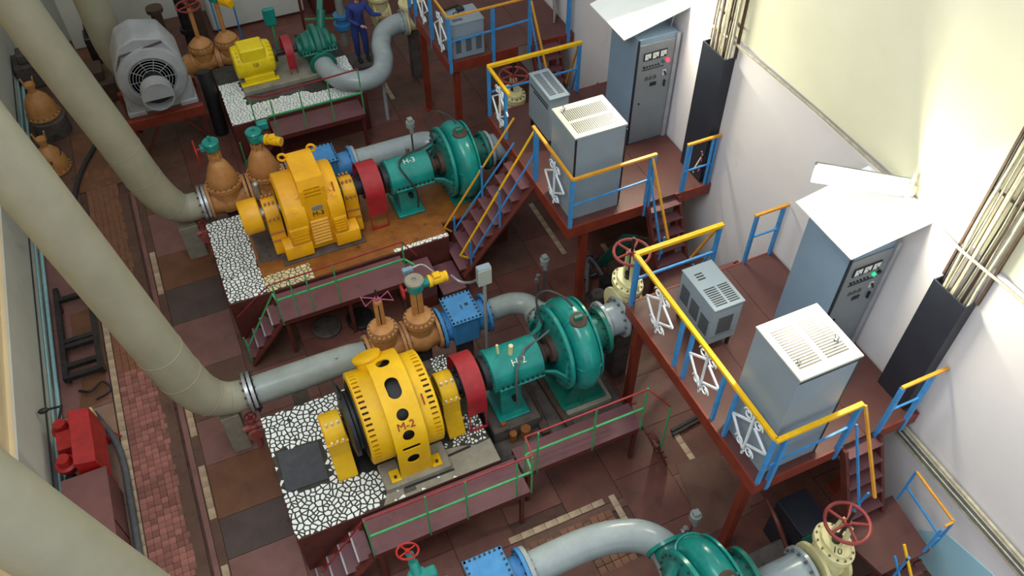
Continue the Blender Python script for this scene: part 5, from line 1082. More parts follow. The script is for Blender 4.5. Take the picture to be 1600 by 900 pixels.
# ---- big louvred boxes
def louvre_box(name, lab, x0, x1, y0, y1, z0, z1, top=(), left=(), front=(), topy=(), legs=0.0, bm='box_grey', tm='lid_grey', over=0.012, grp='grey louvred boxes', tall=False):
    t = thing(name, lab, 'box', ((x0 + x1) / 2, (y0 + y1) / 2, 2.3), grp)
    MB().box((x0, y0, z0 + legs), (x1, y1, z1 - 0.03), 0.006).done('body', bm, t)
    if legs:
        for x in (x0 + 0.05, x1 - 0.05):
            for y in (y0 + 0.05, y1 - 0.05): MB().bar((x, y, z0), (x, y, z0 + legs), 0.04).done('leg', 'dark_metal', t)
    l = MB().box((x0 - over, y0 - over, z1 - 0.028), (x1 + over, y1 + over, z1), 0.006).done('lid', tm, t)
    def rows(area, n, ax, wx, parent, m):
        (a0, a1), (b0, b1) = area
        src = None
        for k in range(n):
            b = b0 + (b1 - b0) * (k + 0.5) / n; h = (b1 - b0) / n
            if ax == 'top_x': lo, hi = (a0, b - h * 0.22, z1 - 0.002), (a1, b + h * 0.22, z1 + 0.003)
            elif ax == 'left': lo, hi = (x0 - 0.004, a0, b - h * 0.25), (x0 + 0.002, a1, b + h * 0.25)
            else: lo, hi = (a0, y0 - 0.004, b - h * 0.25), (a1, y0 + 0.002, b + h * 0.25)
            if src is None: src = MB().box(lo, hi).done('louvre_slot', 'dark_metal', parent)
            else:
                o = src.copy(); o.name = 'louvre_slot'; COL.objects.link(o); o.parent = parent
                o.location = src.location + (Vector((0, h * k, 0)) if ax == 'top_x' else Vector((0, 0, h * k)))
    for area, n in top: rows(area, n, 'top_x', 0, l, tm)
    for ((a0, a1), (b0, b1)), n in topy:
        h = (a1 - a0) / n; src = None
        for k in range(n):
            if src is None: src = MB().box((a0 + h * 0.25, b0, z1 - 0.002), (a0 + h * 0.72, b1, z1 + 0.003)).done('louvre_slot', 'dark_metal', l)
            else: inst(src, 'louvre_slot', l, (h * k, 0, 0))
    for area, n in left: rows(area, n, 'left', 0, t, bm)
    for area, n in front: rows(area, n, 'front', 0, t, bm)
    return t, l
b, l = louvre_box('cabinet_box', 'tall grey equipment box with a slotted pale lid on the near platform', 5.08, 5.93, 3.64, 4.47, 2.3, 4.36, top=[(((5.17, 5.45)), (3.72, 4.36), 16) if False else ((((5.16, 5.46)), (3.76, 4.34)), 15), ((((5.54, 5.84)), (3.76, 4.34)), 15)])
MB().box((5.082, 3.634, 4.28), (5.93, 3.642, 4.30)).box((5.9, 3.635, 2.3), (5.932, 3.642, 4.33)).done('door_joint', 'dark_metal', b)
MB().torus((5.80, 3.95, 4.4), 'x', 0.03, 0.008, 14, 6).cyl((5.80, 3.95, 4.36), (5.80, 3.95, 4.375), 0.035, n=12).done('lid_handle', 'steel', b)
MB().torus((5.2, 3.85, 4.39), 'x', 0.025, 0.006, 14, 6).done('lid_ring', 'steel', b)
MB().bar((5.955, 4.42, 2.35), (5.955, 4.42, 4.2), 0.03).done('conduit', 'panel_grey', b)
b, l = louvre_box('cabinet_box', 'tall grey equipment box with a slotted pale lid on the middle platform', 4.97, 5.85, 8.82, 9.62, 2.3, 3.99, topy=[(((5.05, 5.76), (8.90, 9.17)), 22), (((5.05, 5.76), (9.23, 9.50)), 22)])
MB().box((5.845, 8.812, 2.3), (5.858, 8.83, 3.95)).box((5.86, 8.9, 2.32), (5.93, 9.5, 3.8)).done('side_gap', 'black_panel', b)
MB().box((4.965, 8.815, 2.3), (5.0, 8.822, 3.95)).done('door_joint', 'dark_metal', b)
MB().torus((5.12, 9.52, 4.03), 'x', 0.035, 0.009, 16, 6).done('lid_ring', 'steel', b)
b, l = louvre_box('louvre_box', 'low grey louvred box on short legs on the near platform', 5.45, 5.92, 5.56, 6.38, 2.3, 3.28, top=[((((5.5, 5.68)), (5.6, 5.95)), 9), ((((5.72, 5.88)), (5.6, 5.95)), 9), ((((5.54, 5.66)), (6.1, 6.25)), 3)], left=[((((5.62, 5.82)), (2.66, 2.98)), 9), ((((5.87, 6.07)), (2.70, 3.02)), 9), ((((6.12, 6.32)), (2.74, 3.06)), 9)], front=[((((5.56, 5.80)), (2.7, 3.06)), 9)], legs=0.22, tm='box_grey')
MB().bar((5.49, 5.57, 2.66), (5.88, 5.57, 2.66), 0.02, 0.01).done('joint', 'dark_metal', b)
b, l = louvre_box('louvre_box', 'low grey-blue slotted box on short legs beside the tall box of the middle platform', 5.42, 5.78, 10.58, 11.42, 2.3, 3.4, top=[((((5.46, 5.58)), (10.66, 11.34)), 16), ((((5.62, 5.74)), (10.66, 11.34)), 16)], legs=0.2, tm='box_grey')
MB().bar((5.415, 10.65, 3.22), (5.415, 11.35, 3.22), 0.02, 0.012).bar((5.415, 10.65, 3.16), (5.415, 11.2, 3.16), 0.02, 0.012).done('slot', 'dark_metal', b)
b, l = louvre_box('louvre_box', 'low grey louvred box with a cluttered lid on the far platform', 4.92, 5.6, 13.92, 14.5, 2.3, 3.08, front=[((((4.99, 5.1)), (2.42, 2.74)), 9), ((((5.2, 5.32)), (2.42, 2.74)), 9), ((((5.42, 5.54)), (2.42, 2.74)), 9)], top=[((((4.99, 5.2)), (14.0, 14.1)), 3), ((((4.99, 5.2)), (14.15, 14.25)), 3)], tm='box_grey')
MB().bar((4.9, 14.42, 3.12), (5.3, 14.5, 3.12), 0.05, 0.03).box((5.2, 14.3, 3.08), (5.35, 14.42, 3.15), 0.01).torus((5.15, 14.25, 3.09), 'z', 0.06, 0.008, 16, 6).done('loose_fittings', 'dark_metal', b, kind='stuff')
# ---- black covers and cable risers on the wall
def riser_cables(lab, labc, ya, yb, z0, z1, seed, za=None):
    c = thing('cable_cover', labc, 'cover', (7.5, (ya + yb) / 2, z0), 'black cable covers')
    MB().box((7.40, ya, z0), (7.42, yb, z1)).box((7.42, ya, z0), (7.596, ya + 0.015, z1)).box((7.42, yb - 0.015, z0), (7.596, yb, z1)).done('panel', 'black_panel', c)
    t = thing('cable_riser', lab, 'cables', (7.55, (ya + yb) / 2, z1), 'cable risers')
    r = random.Random(seed)
    n = 13; w = (yb - ya)
    for k in range(n):
        y = ya + 0.03 + (w - 0.06) * (k + 0.5) / n; rr = r.choice((0.014, 0.018, 0.024)); x = 7.56 - r.uniform(0, 0.07)
        pts = [(x, y + r.uniform(-.03, .03), z1 - 0.35)]; z = z1 + 0.2
        while z < 12.0: pts.append((x + r.uniform(-.012, .012), y + r.uniform(-.018, .018), z)); z += 0.9
        MB().tube(pts, rr, 6).done('cable', ['cable_grey', 'hose_grey', 'cable_grey', 'rusty_iron', 'cable_grey', 'cable_dark', 'cable_grey', 'cable_grey', 'rusty_iron', 'cable_grey', 'hose_grey', 'cable_grey', 'cable_dark'][k], t)
    for y in (ya - 0.015, yb + 0.015): MB().bar((7.57, y, z1), (7.57, y, 12.0), 0.03, 0.04).done('side_rail', 'rusty_iron', t)
    for k in range(8): MB().bar((7.585, ya, z1 + 0.5 + 0.9 * k), (7.585, yb, z1 + 0.5 + 0.9 * k), 0.02, 0.03).done('clamp', 'bolt', t)
riser_cables('bundle of pale cables climbing the wall above the near black cover', 'black sheet cover over cables beside the cabinet with the green lamp', 3.66, 4.17, 2.28, 4.43, 5)
riser_cables('bundle of pale cables climbing the wall above the far black cover', 'black sheet cover over cables beside the cabinet with the red lamp', 8.74, 9.34, 2.28, 4.72, 6)
tag(MB().tube([(7.54, 9.5, 4.93), (7.55, 8.2, 4.99), (7.57, 6.9, 5.0), (7.55, 5.3, 5.0)], 0.022, 8).done('conduit', 'cable_grey', loc=(7.54, 7.5, 4.98)), 'pale conduit run along the wall ledge between the two cable risers', 'conduit')
tag(MB().tube([(7.5, 4.6, 4.99), (7.47, 4.1, 4.97), (7.52, 3.2, 4.97), (7.54, 1.5, 4.98)], 0.018, 8).done('conduit', 'cable_grey', loc=(7.5, 3.2, 4.98)), 'thin pale pipe crossing the near cable riser along the ledge', 'conduit')
# cable tray low on the right wall
t = thing('cable_tray', 'grey cable tray running down the right wall past the near platform', 'cable tray', (7.55, 2.2, 1.7))
for z in (1.66, 1.9): MB().box((7.52, 1.0, z - 0.02), (7.56, 3.65, z + 0.02)).done('side_rail', 'cable_grey', t)
for k in range(16): MB().box((7.545, 1.1 + k * 0.165, 1.66), (7.575, 1.13 + k * 0.165, 1.9)).done('rung', 'concrete', t)
for k in range(4): MB().tube([(7.53 + 0.012 * (k % 2), 3.9, 2.1), (7.53, 3.6, 1.72 + 0.045 * k), (7.525, 2.6, 1.71 + 0.05 * k), (7.53, 1.0, 1.72 + 0.045 * k)], 0.015, 6).done('cable', 'cable_grey' if k % 2 else 'hose_grey', t)
# loose cables behind the far platform rail
t = thing('cable_drop', 'loose pale cables and pipe hanging down the wall at the top edge', 'cables', (7.5, 15.0, 2.3))
for k in range(6): MB().tube([(7.35 + 0.03 * k, 14.3 + 0.05 * k, 2.32), (7.42 + 0.02 * k, 14.45 + 0.06 * k, 2.8), (7.5, 14.6 + 0.07 * k, 3.6), (7.52, 14.7 + 0.09 * k, 6.0)], 0.025, 6).done('cable', 'cable_grey' if k % 3 else 'steel', t)
# tangle of wires under the middle platform rail
t = thing('wire_tangle', 'tangle of loose wires behind the short rail of the middle platform', 'wires', (7.3, 8.75, 2.6))
r = random.Random(4)
for k in range(4):
    MB().tube(spline([(7.2 + r.uniform(0, .25), 8.72 + r.uniform(0, .1), 2.45 + r.uniform(0, .6)) for _ in range(5)], 5), 0.01, 6).done('wire', ['cable_grey', 'cable_dark', 'pink', 'hose_grey'][k], t)
# stacked sheets leaning under the middle platform and scrap
t = thing('sheet_stack', 'greenish sheets and planks leaning under the middle platform', 'sheets', (6.0, 9.0, 0))
for k in range(5): MB().bar((6.1 + 0.13 * k, 9.5 - 0.05 * k, 0.03), (6.25 + 0.12 * k, 8.9, 1.35 - 0.08 * k), 0.28, 0.03, up=(0.3, 1, 0)).done('sheet', ['teal_dark', 'rusty_iron', 'concrete_dark', 'teal_dark', 'hose_grey'][k], t)
t = thing('scrap_heap', 'heap of dark scrap and hoses on the floor under the middle platform', 'scrap', (5.9, 9.0, 0))
for k in range(7):
    x, y = 5.6 + r.uniform(0, .7), 8.6 + r.uniform(0, 1.0)
    MB().tube(spline([(x, y, .05), (x + r.uniform(-.3, .3), y + r.uniform(-.3, .3), .15 + r.uniform(0, .2)), (x + r.uniform(-.4, .4), y + r.uniform(-.4, .4), .05)], 6), 0.03, 6).done('hose', 'cable_dark' if k % 2 else 'hose_grey', t)
for k in range(3): MB().lathe([(0, 0.1), (0, 0.13), (0.3, 0.13), (0.3, 0.1)], (5.6 + 0.3 * k, 8.7 + 0.25 * k, 0.0), 'z', 16).done('drum', ['concrete_dark', 'dark_metal', 'rusty_iron'][k], t)
# dark equipment under the near platform
t = thing('floor_cabinet', 'dark teal glass-fronted unit standing on the floor beside the near ladder', 'cabinet', (6.1, 3.4, 0))
MB().box((5.75, 3.1, 0), (6.25, 3.7, 0.95), 0.01).done('body', 'black_panel', t)
MB().box((5.75, 3.09, 0.05), (6.25, 3.1, 0.9)).done('door', 'teal_dark', t)
MB().tube(spline([(5.6, 3.75, 1.0), (5.55, 3.4, 0.95), (5.6, 3.1, 0.6), (5.7, 2.95, 0.1)], 6), 0.035, 8).done('frame', 'maroon', t)
tag(MB().box((4.95, 2.7, 0), (5.7, 3.35, 0.48), 0.02).done('concrete_block', 'concrete_dark', loc=(5.4, 3.2, 0)), 'dark concrete block on the floor under the near platform corner', 'block')
tag(MB().bar((5.38, 5.68, 0.03), (6.1, 5.76, 0.03), 0.05).bar((5.40, 5.75, 0.03), (6.12, 5.83, 0.03), 0.05).done('floor_rail', 'dark_metal', loc=(5.7, 5.75, 0)), 'pair of dark bars on the floor under the near platform', 'bar')
# ================================================================= SMALL BACK UNIT, BIG GREY MOTOR, LEFT SIDE, BACK
y4, z4 = 16.9, 1.52
m = thing('electric_motor', 'small lemon-yellow electric motor on the back plinth', 'motor', (1.35, y4, 1.12))
def barrel(x0, x1, r, n=8):
    return [(x0, 0.1), (x0, r), (x1, r), (x1, 0.1)]
MB().lathe([(0.93, 0.1), (0.93, 0.30), (0.96, 0.34), (1.05, 0.36), (1.66, 0.36), (1.75, 0.34), (1.79, 0.28), (1.79, 0.1)], (0, y4, z4), 'x', 28).done('body', 'lemon', m)
MB().box((1.08, y4 - 0.33, z4 + 0.12), (1.62, y4 + 0.15, z4 + 0.42), 0.03).done('terminal_box', 'lemon', m)
MB().box((0.95, y4 - 0.4, 1.12), (1.78, y4 - 0.26, 1.16), 0.008).box((1.05, y4 - 0.36, 1.14), (1.7, y4 - 0.22, 1.3), 0.01).box((0.95, y4 + 0.26, 1.12), (1.78, y4 + 0.4, 1.16), 0.008).done('foot', 'lemon', m, kind='stuff')
for k in range(5):
    a = R(20 + 15 * k); MB().bar((1.0, y4 - .365 * math.cos(a), z4 + .365 * math.sin(a)), (1.04, y4 - .365 * math.cos(a), z4 + .365 * math.sin(a)), 0.06, 0.03).bar((1.68, y4 - .36 * math.cos(a), z4 + .36 * math.sin(a)), (1.76, y4 - .35 * math.cos(a), z4 + .35 * math.sin(a)), 0.06, 0.03).done('rib', 'lemon', m, kind='stuff')
text('\u04265', (1.36, y4 - 0.365, z4 + 0.06), 0.1, (1, 0, 0), (0, 0.2, 1), 'letter_red', m)
MB().lathe([(1.79, 0.05), (1.79, 0.18), (1.86, 0.18), (1.86, 0.06), (2.4, 0.06)], (0, y4, z4), 'x', 16).done('shaft', 'dark_metal', m)
g = thing('coupling_guard', 'narrow red coupling guard beside the small lemon-yellow motor', 'guard', (2.12, y4, 1.0))
r_ = 0.33
o = [(y4 - r_, 1.25)] + [(y4 - r_ * math.cos(t), z4 + r_ * math.sin(t)) for t in [PI * k / 20 for k in range(21)]] + [(y4 + r_, 1.25)]
i = [(y4 + r_ - .02, 1.25)] + [(y4 + (r_ - .02) * math.cos(t), z4 + (r_ - .02) * math.sin(t)) for t in [PI * k / 20 for k in range(21)]] + [(y4 - r_ + .02, 1.25)]
MB().prism(o + i, 'yz', 2.03, 2.21).done('hood', 'red_guard', g)
for x in (2.05, 2.19): MB().bar((x, y4 - r_ + .01, 1.27), (x, y4 - r_, 1.0), 0.03, 0.02).done('leg', 'red_guard', g)
p = thing('pump', 'teal split-case pump with a three-humped cover on the back plinth', 'pump', (2.75, y4, 1.0))
MB().lathe([(2.32, 0.08), (2.34, 0.16), (2.48, 0.17), (2.5, 0.26), (2.62, 0.36), (2.9, 0.38), (3.02, 0.28), (3.05, 0.17), (3.2, 0.16), (3.22, 0.08)], (0, y4, z4 - 0.03), 'x', 26).done('lower_casing', 'teal_dark', p)
MB().box((2.38, y4 - 0.42, z4 - 0.02), (3.16, y4 + 0.42, z4 + 0.035), 0.02).done('split_flange', 'teal_dark', p)
for k, (x, r, w) in enumerate(((2.52, 0.27, 0.10), (2.76, 0.42, 0.10), (3.0, 0.27, 0.10))):
    MB().lathe([(-w, 0.0), (-w, r * 0.75), (-w * 0.5, r), (w * 0.5, r), (w, r * 0.75), (w, 0)], (x, y4, z4 + 0.02), 'x', 26).done('cover_hump', 'teal_dark', p)
b = MB()
for k in range(10):
    x = 2.42 + 0.075 * k
    for s in (-1, 1): b.cyl((x, y4 + s * 0.39, z4 + 0.03), (x, y4 + s * 0.39, z4 + 0.09), 0.018, n=6)
b.done('bolts', 'bolt_dark', p, kind='stuff')
MB().lathe([(0, 0.2), (0.2, 0.2), (0.2, 0.3), (0.26, 0.3), (0.26, 0.1)], (2.76, y4 - 0.25, 1.3), (0, -1, -0.1), 24).done('branch', 'teal_dark', p)
MB().box((2.5, y4 - 0.35, 1.0), (3.05, y4 + 0.35, 1.2), 0.02).done('foot', 'teal_dark', p)
MB().bar((2.95, y4 + 0.35, 1.55), (3.2, y4 + 0.85, 2.1), 0.12, 0.1).cyl((3.0, y4 + 0.4, 1.6), (3.12, y4 + 0.6, 1.95), 0.1, n=12).done('air_valve', 'teal_dark', p)
grey_pipe([(2.76, 16.4, 1.28), (2.8, 16.1, 1.27), (2.98, 15.72, 1.26), (3.4, 15.5, 1.25), (3.8, 15.62, 1.26), (4.02, 16.0, 1.3), (4.12, 16.45, 1.36), (4.3, 16.8, 1.45), (4.62, 16.95, 1.5), (4.85, 16.95, 1.5)], 0.22, 'thick grey S-shaped pipe beside the teal split-case pump at the back', [((4.82, 16.95, 1.5), 'x', 0.31)], sup=[((3.84, 15.63, 0), (3.84, 15.63, 1.1))])
def back_valve(x, y, z, lab):
    v = thing('gate_valve', lab, 'valve', (x, y, 0), 'cream gate valves')
    MB().lathe([(-0.2, 0.15), (-0.2, 0.3), (-0.15, 0.3), (-0.15, 0.22), (0.15, 0.22), (0.15, 0.3), (0.2, 0.3), (0.2, 0.15)], (x, y, z), 'x', 24).lathe([(0, 0.2), (0.4, 0.2), (0.4, 0.29), (0.47, 0.29), (0.47, 0.2), (0.56, 0.14), (0.58, 0)], (x, y, z), 'z', 24).done('body', 'cream_valve', v)
    MB().cyl((x, y, z + 0.55), (x, y, z + 0.9), 0.02).bar((x - 0.07, y, z + 0.5), (x - 0.05, y, z + 0.8), 0.03, 0.06).bar((x + 0.07, y, z + 0.5), (x + 0.05, y, z + 0.8), 0.03, 0.06).done('spindle', 'dark_metal', v)
    wheel_mb((x, y, z + 0.82), 0.2, 0.016, 4).done('hand_wheel', 'wheel_red', v)
    MB().box((x - 0.13, y - 0.13, 0), (x + 0.13, y + 0.13, z - 0.2)).done('pedestal', 'concrete_dark', v)
back_valve(5.06, 16.95, 1.5, 'cream gate valve at the end of the thick S-shaped pipe')
back_valve(4.75, 18.6, 0.9, 'cream gate valve with a domed cover beside the person at the back')
for x, lab, wheel in ((0.42, 'ochre gate valve with a red hand wheel left of the small lemon-yellow motor', True), (1.0, 'ochre gate valve with a small yellow drive motor behind the small lemon-yellow motor', False)):
    v = gate_valve(x, 18.2, 0.95, lab, 'ochre', 0.26, 0.29, 1.3, 0.28, [(0.1, 0.24), (0.2, 0.14), (0.24, 0.05), (0.24, 0)])
    MB().cyl((x, 18.2, 1.5), (x, 18.2, 2.3), 0.05, n=10).done('yoke', 'ochre', v)
    if wheel: wheel_mb((x, 18.2, 2.32), 0.26, 0.022, 4).cyl((x, 18.2, 2.3), (x, 18.2, 2.6), 0.02, n=8).done('hand_wheel', 'wheel_red', v, 'red hand wheel')
    else:
        actuator(v, x, 18.2, 2.3, red=False, capm='teal', dirx=0.5, diry=-0.8)
grey_pipe([(-0.16, 18.0, 1.0), (0.0, 18.08, 0.98), (0.15, 18.2, 0.95)], 0.24, 'short pipe between the rearmost riser and an ochre valve', m='ochre')
# big grey motor on a steel frame, facing the camera
cx, cy, cz = -0.72, 16.5, 2.02
b = thing('electric_motor', 'large grey electric motor with a round grille, on a red-brown steel frame', 'motor', (cx, 17.0, 1.08))
oct_ = [(cx - 0.66, 1.1), (cx - 0.68, 1.5), (cx - 0.66, 2.2), (cx - 0.42, 2.68), (cx - 0.1, 2.8), (cx + 0.42, 2.68), (cx + 0.66, 2.2), (cx + 0.68, 1.5), (cx + 0.66, 1.1)]
MB().prism(oct_, 'xz', cy, cy + 0.82, 0.03).done('housing', 'motor_grey', b)
MB().lathe([(0.0, 0.44), (-0.10, 0.46), (-0.12, 0.50), (-0.08, 0.66), (0.02, 0.70), (0.06, 0.70)], (cx, cy, cz - 0.12), 'y', 40).done('end_bell', 'motor_grey', b)
MB().lathe([(0, 0.0), (0, 0.455)], (cx, cy - 0.055, cz - 0.12), 'y', 36).done('grille_back', 'black', b)
for k, r in enumerate((0.2, 0.26, 0.32, 0.38, 0.44)): MB().torus((cx, cy - 0.10, cz - 0.12), 'y', r, 0.008, 32, 6).done('grille_ring', 'motor_grey', b)
for k in range(10):
    a = 2 * PI * k / 10; MB().bar((cx + 0.15 * math.cos(a), cy - 0.105, cz - 0.12 + 0.15 * math.sin(a)), (cx + 0.46 * math.cos(a), cy - 0.105, cz - 0.12 + 0.46 * math.sin(a)), 0.012).done('grille_spoke', 'motor_grey', b)
MB().cyl((cx, cy, cz - 0.12), (cx + 0.0, cy - 0.32, cz - 0.18), 0.2, n=24).done('bearing', 'dark_metal', b)
MB().lathe([(0, 0.22), (0.04, 0.31), (0.36, 0.31), (0.36, 0.29), (0.1, 0.29)], (cx, cy - 0.3, cz - 0.2), (0, -1, 0), 36).done('shaft_cap', 'motor_grey', b, 'round grey shaft cap')
MB().prism([(cx + 0.29 * math.cos(R(a)), cz - 0.2 + 0.29 * math.sin(R(a))) for a in range(-10, 191, 10)], 'xz', cy - 0.645, cy - 0.62).done('cap_plate', 'motor_grey', b)
MB().lathe([(0, 0.0), (0.02, 0.29)], (cx, cy - 0.4, cz - 0.2), (0, -1, 0), 30).done('cap_inside', 'black', b)
MB().box((cx - 0.72, cy - 0.05, 1.08), (cx - 0.35, cy + 0.9, 1.2), 0.02).box((cx + 0.35, cy - 0.05, 1.08), (cx + 0.72, cy + 0.9, 1.2), 0.02).done('feet', 'motor_grey', b, kind='stuff')
MB().bar((cx - 0.45, cy - 0.02, 2.5), (cx + 0.4, cy - 0.02, 2.62), 0.03).bar((cx - 0.6, cy - 0.02, 2.2), (cx - 0.45, cy - 0.02, 2.5), 0.03).done('seam', 'concrete_dark', b)
t = thing('motor_frame', 'red-brown steel frame under the large grey motor', 'frame', (cx, 16.9, 0))
for y in (16.4, 17.5): MB().box((cx - 0.85, y - 0.07, 0.84), (cx + 0.78, y + 0.07, 1.075), 0.008).done('beam', 'oxide', t)
for x in (cx - 0.75, cx + 0.75): MB().box((x - 0.07, 16.33, 0.66), (x + 0.07, 17.57, 0.838)).done('cross_beam', 'maroon', t)
for x in (cx - 0.7, cx + 0.7):
    for y in (16.4, 17.5): MB().bar((x, y, 0), (x, y, 0.84), 0.09).done('leg', 'maroon', t)
MB().bar((cx - 0.2, 16.4, 0.84), (cx - 0.65, 16.4, 0.1), 0.05).done('brace', 'maroon', t); MB().bar((cx + 0.3, 16.4, 0.84), (cx + 0.8, 16.4, 0.1), 0.05).done('brace', 'maroon', t)
tag(MB().tube(spline([(0.27, 16.9, 1.5), (0.28, 16.8, 1.0), (0.27, 16.75, 0.5), (0.25, 16.7, 0.02)], 6), [0.15] * 19, 14).done('rubber_sleeve', 'black', loc=(0.22, 16.8, 0)), 'thick black rubber sleeve hanging between the large grey motor and the back plinth', 'sleeve')
# ---- valve covers standing by the left wall
for (x, y, r, lab) in ((-3.25, 18.4, 0.36, 'ochre bell-shaped valve cover standing on a dark drum by the far left wall'), (-3.28, 16.95, 0.34, 'ochre bell-shaped valve cover on the floor by the far left wall, with a black strap')):
    v = thing('valve_cover', lab, 'valve cover', (x, y, 0), 'spare valve covers')
    z0 = 0.45 if y > 18 else 0.02
    MB().lathe([(0, r), (0.05, r), (0.055, r * 0.9), (0.25, r * 0.86), (0.42, r * 0.68), (0.55, r * 0.4), (0.6, r * 0.24), (0.72, r * 0.22), (0.74, r * 0.32), (0.8, r * 0.32), (0.8, 0)], (x, y, z0), 'z', 28).done('bell', 'ochre', v)
    MB().bolts((x, y, z0 + 0.03), 'z', r * 0.95, 18, 0.014, 0.1).done('bolts', 'bolt', v, kind='stuff')
    MB().bar((x - 0.09, y, z0 + 0.8), (x - 0.12, y, z0 + 0.95), 0.05, 0.03).bar((x + 0.09, y, z0 + 0.8), (x + 0.12, y, z0 + 0.95), 0.05, 0.03).done('lug', 'ochre', v, kind='stuff')
    if y < 18: MB().torus((x, y, z0 + 0.42), (0.1, -0.3, 1), r * 0.72, 0.016, 26, 6).bar((x + 0.02, y - r * 0.74, z0 + 0.36), (x + 0.02, y - r * 0.84, z0 + 0.2), 0.03, 0.02).done('strap', 'black', v, 'black strap')
    else: tag(MB().lathe([(0, 0.38), (0.43, 0.38), (0.43, 0.36), (0.4, 0.0)], (x + 0.05, y - 0.1, 0), 'z', 28).done('drum', 'concrete_dark', loc=(x, y, 0)), 'dark round drum under an ochre valve cover by the far left wall', 'drum')
for k, (x, y, w, d, h, mm) in enumerate(((-3.3, 20.6, 0.9, 0.7, 0.6, 'concrete_dark'), (-2.0, 19.4, 0.7, 0.9, 0.5, 'rusty_iron'), (-1.8, 20.6, 0.5, 0.5, 0.9, 'dark_metal'))):
    tag(MB().box((x - w / 2, y - d / 2, 0), (x + w / 2, y + d / 2, h), 0.03).box((x - w / 3, y - d / 3, h), (x + w / 4, y + d / 4, h + 0.25), 0.03).done('scrap_crate', mm, loc=(x, y, 0)), ['dark concrete lump in the far left corner', 'rusty iron crate behind the big riser pipe', 'dark metal crate by the far wall'][k], 'crate')
# ---- left wall: pipes, cable, red starter, brown box, trolley, hose
for k, (x, z, r, mt_, lab) in enumerate(((-3.72, 0.12, 0.034, 'cyan_pipe', 'pale cyan pipe along the foot of the left wall'), (-3.765, 0.30, 0.018, 'cyan_pipe', 'thin pale cyan pipe above the thicker one on the left wall'), (-3.775, 0.55, 0.014, 'cable_dark', 'black cable along the left wall'))):
    tag(MB().cyl((x, 4.0, z), (x, 21.0, z), r, n=10).done('wall_pipe', mt_, loc=(x, 12, z)), lab, 'pipe')
t = thing('trolley_frame', 'dark steel ladder-like trolley frame lying by the left wall', 'frame', (-3.2, 11.6, 0))
for x in (-3.52, -2.95): MB().bar((x, 10.75, 0.2), (x, 13.0, 0.2), 0.09, 0.12).done('side_rail', 'dark_metal', t)
for y in (10.8, 11.05, 11.5, 11.62, 12.7): MB().bar((-3.55, y, 0.2), (-2.92, y, 0.2), 0.09, 0.09, up=(0, 0, 1)).done('cross_bar', 'dark_metal', t)
for x in (-3.52, -2.95):
    for y in (10.9, 12.6): MB().cyl((x - 0.03, y, 0.08), (x + 0.03, y, 0.08), 0.08, n=16).done('wheel', 'black', t)
MB().tube(spline([(-3.4, 10.6, 0.03), (-3.2, 10.45, 0.1), (-3.0, 10.6, 0.08), (-2.9, 10.4, 0.03), (-3.15, 10.3, 0.03)], 6), 0.02, 6).done('chain', 'black', t)
t = thing('red_starter', 'bright red oil-filled starter box with cable entries by the left wall', 'starter', (-3.35, 8.95, 0))
MB().prism([(-3.34, 0.35), (-3.34, 0.98), (-3.05, 0.9), (-3.0, 0.35)], 'xz', 8.42, 9.45, 0.01).done('body', 'red', t)
MB().box((-3.58, 8.85, 0.4), (-3.34, 9.2, 0.86), 0.01).done('side_box', 'red', t)
for y in (8.65, 9.32): MB().lathe([(0, 0.12), (0.1, 0.13), (0.12, 0.16), (0.16, 0.16), (0.18, 0.11), (0.3, 0.09), (0.3, 0)], (-3.5, y, 0.6), 'z', 16).done('cable_entry', 'red', t)
MB().bar((-3.46, 9.75, 0.8), (-3.56, 9.4, 0.75), 0.03).bar((-3.44, 9.6, 0.95), (-3.62, 9.62, 0.95), 0.025).ball((-3.68, 9.62, 0.95), 0.06, (1.4, 0.8, 0.8)).done('lever', 'dark_metal', t, 'dark lever with a black grip')
MB().box((-3.6, 8.25, 0.25), (-3.44, 8.6, 0.62), 0.05).done('bushing', 'black', t, 'black cable bushing')
for x in (-3.3, -3.05):
    for y in (8.5, 9.35): MB().bar((x, y, 0), (x, y, 0.36), 0.05).done('leg', 'red', t)
MB().box((-3.28, 9.45, 0.3), (-3.1, 9.75, 0.55), 0.02).done('terminal_cover', 'cream_valve', t)
t = thing('steel_box', 'brown painted steel box standing below the red starter by the left wall', 'box', (-3.25, 7.7, 0))
MB().box((-3.58, 6.6, 0), (-2.97, 8.33, 0.76), 0.012).done('body', 'brown_box', t)
MB().box((-3.60, 6.58, 0.76), (-2.95, 8.35, 0.785), 0.006).done('top', 'brown_box', t)
MB().bar((-2.965, 7.45, 0.05), (-2.965, 7.45, 0.75), 0.012).done('door_joint', 'dark_metal', t)
tag(MB().tube(spline([(-3.15, 9.8, 0.3), (-3.1, 9.7, 0.08), (-2.95, 9.3, 0.06), (-2.88, 8.8, 0.06), (-2.87, 8.2, 0.06), (-2.87, 7.4, 0.06), (-2.88, 6.4, 0.06), (-3.0, 5.2, 0.06)], 6), 0.055, 12).done('hose', 'hose_grey', loc=(-2.95, 8, 0)), 'thick grey hose lying on the floor beside the brown box', 'hose')
tag(MB().tube(spline([(-2.2, 18.0, 0.05), (-2.44, 17.3, 0.05), (-2.76, 16.6, 0.05), (-3.0, 15.7, 0.05), (-3.05, 14.6, 0.05)], 6), 0.05, 10).done('hose', 'cable_dark', loc=(-2.7, 16.5, 0)), 'dark hose curving over the floor beside the spare valve covers', 'hose')
tag(MB().tube([(-3.3, 9.0, 0.08), (-2.98, 9.5, 0.08), (-2.85, 9.35, 0.05)], 0.018, 6).done('pipe_stub', 'red', loc=(-3, 9.4, 0)), 'thin red pipe stub beside the red starter', 'pipe')
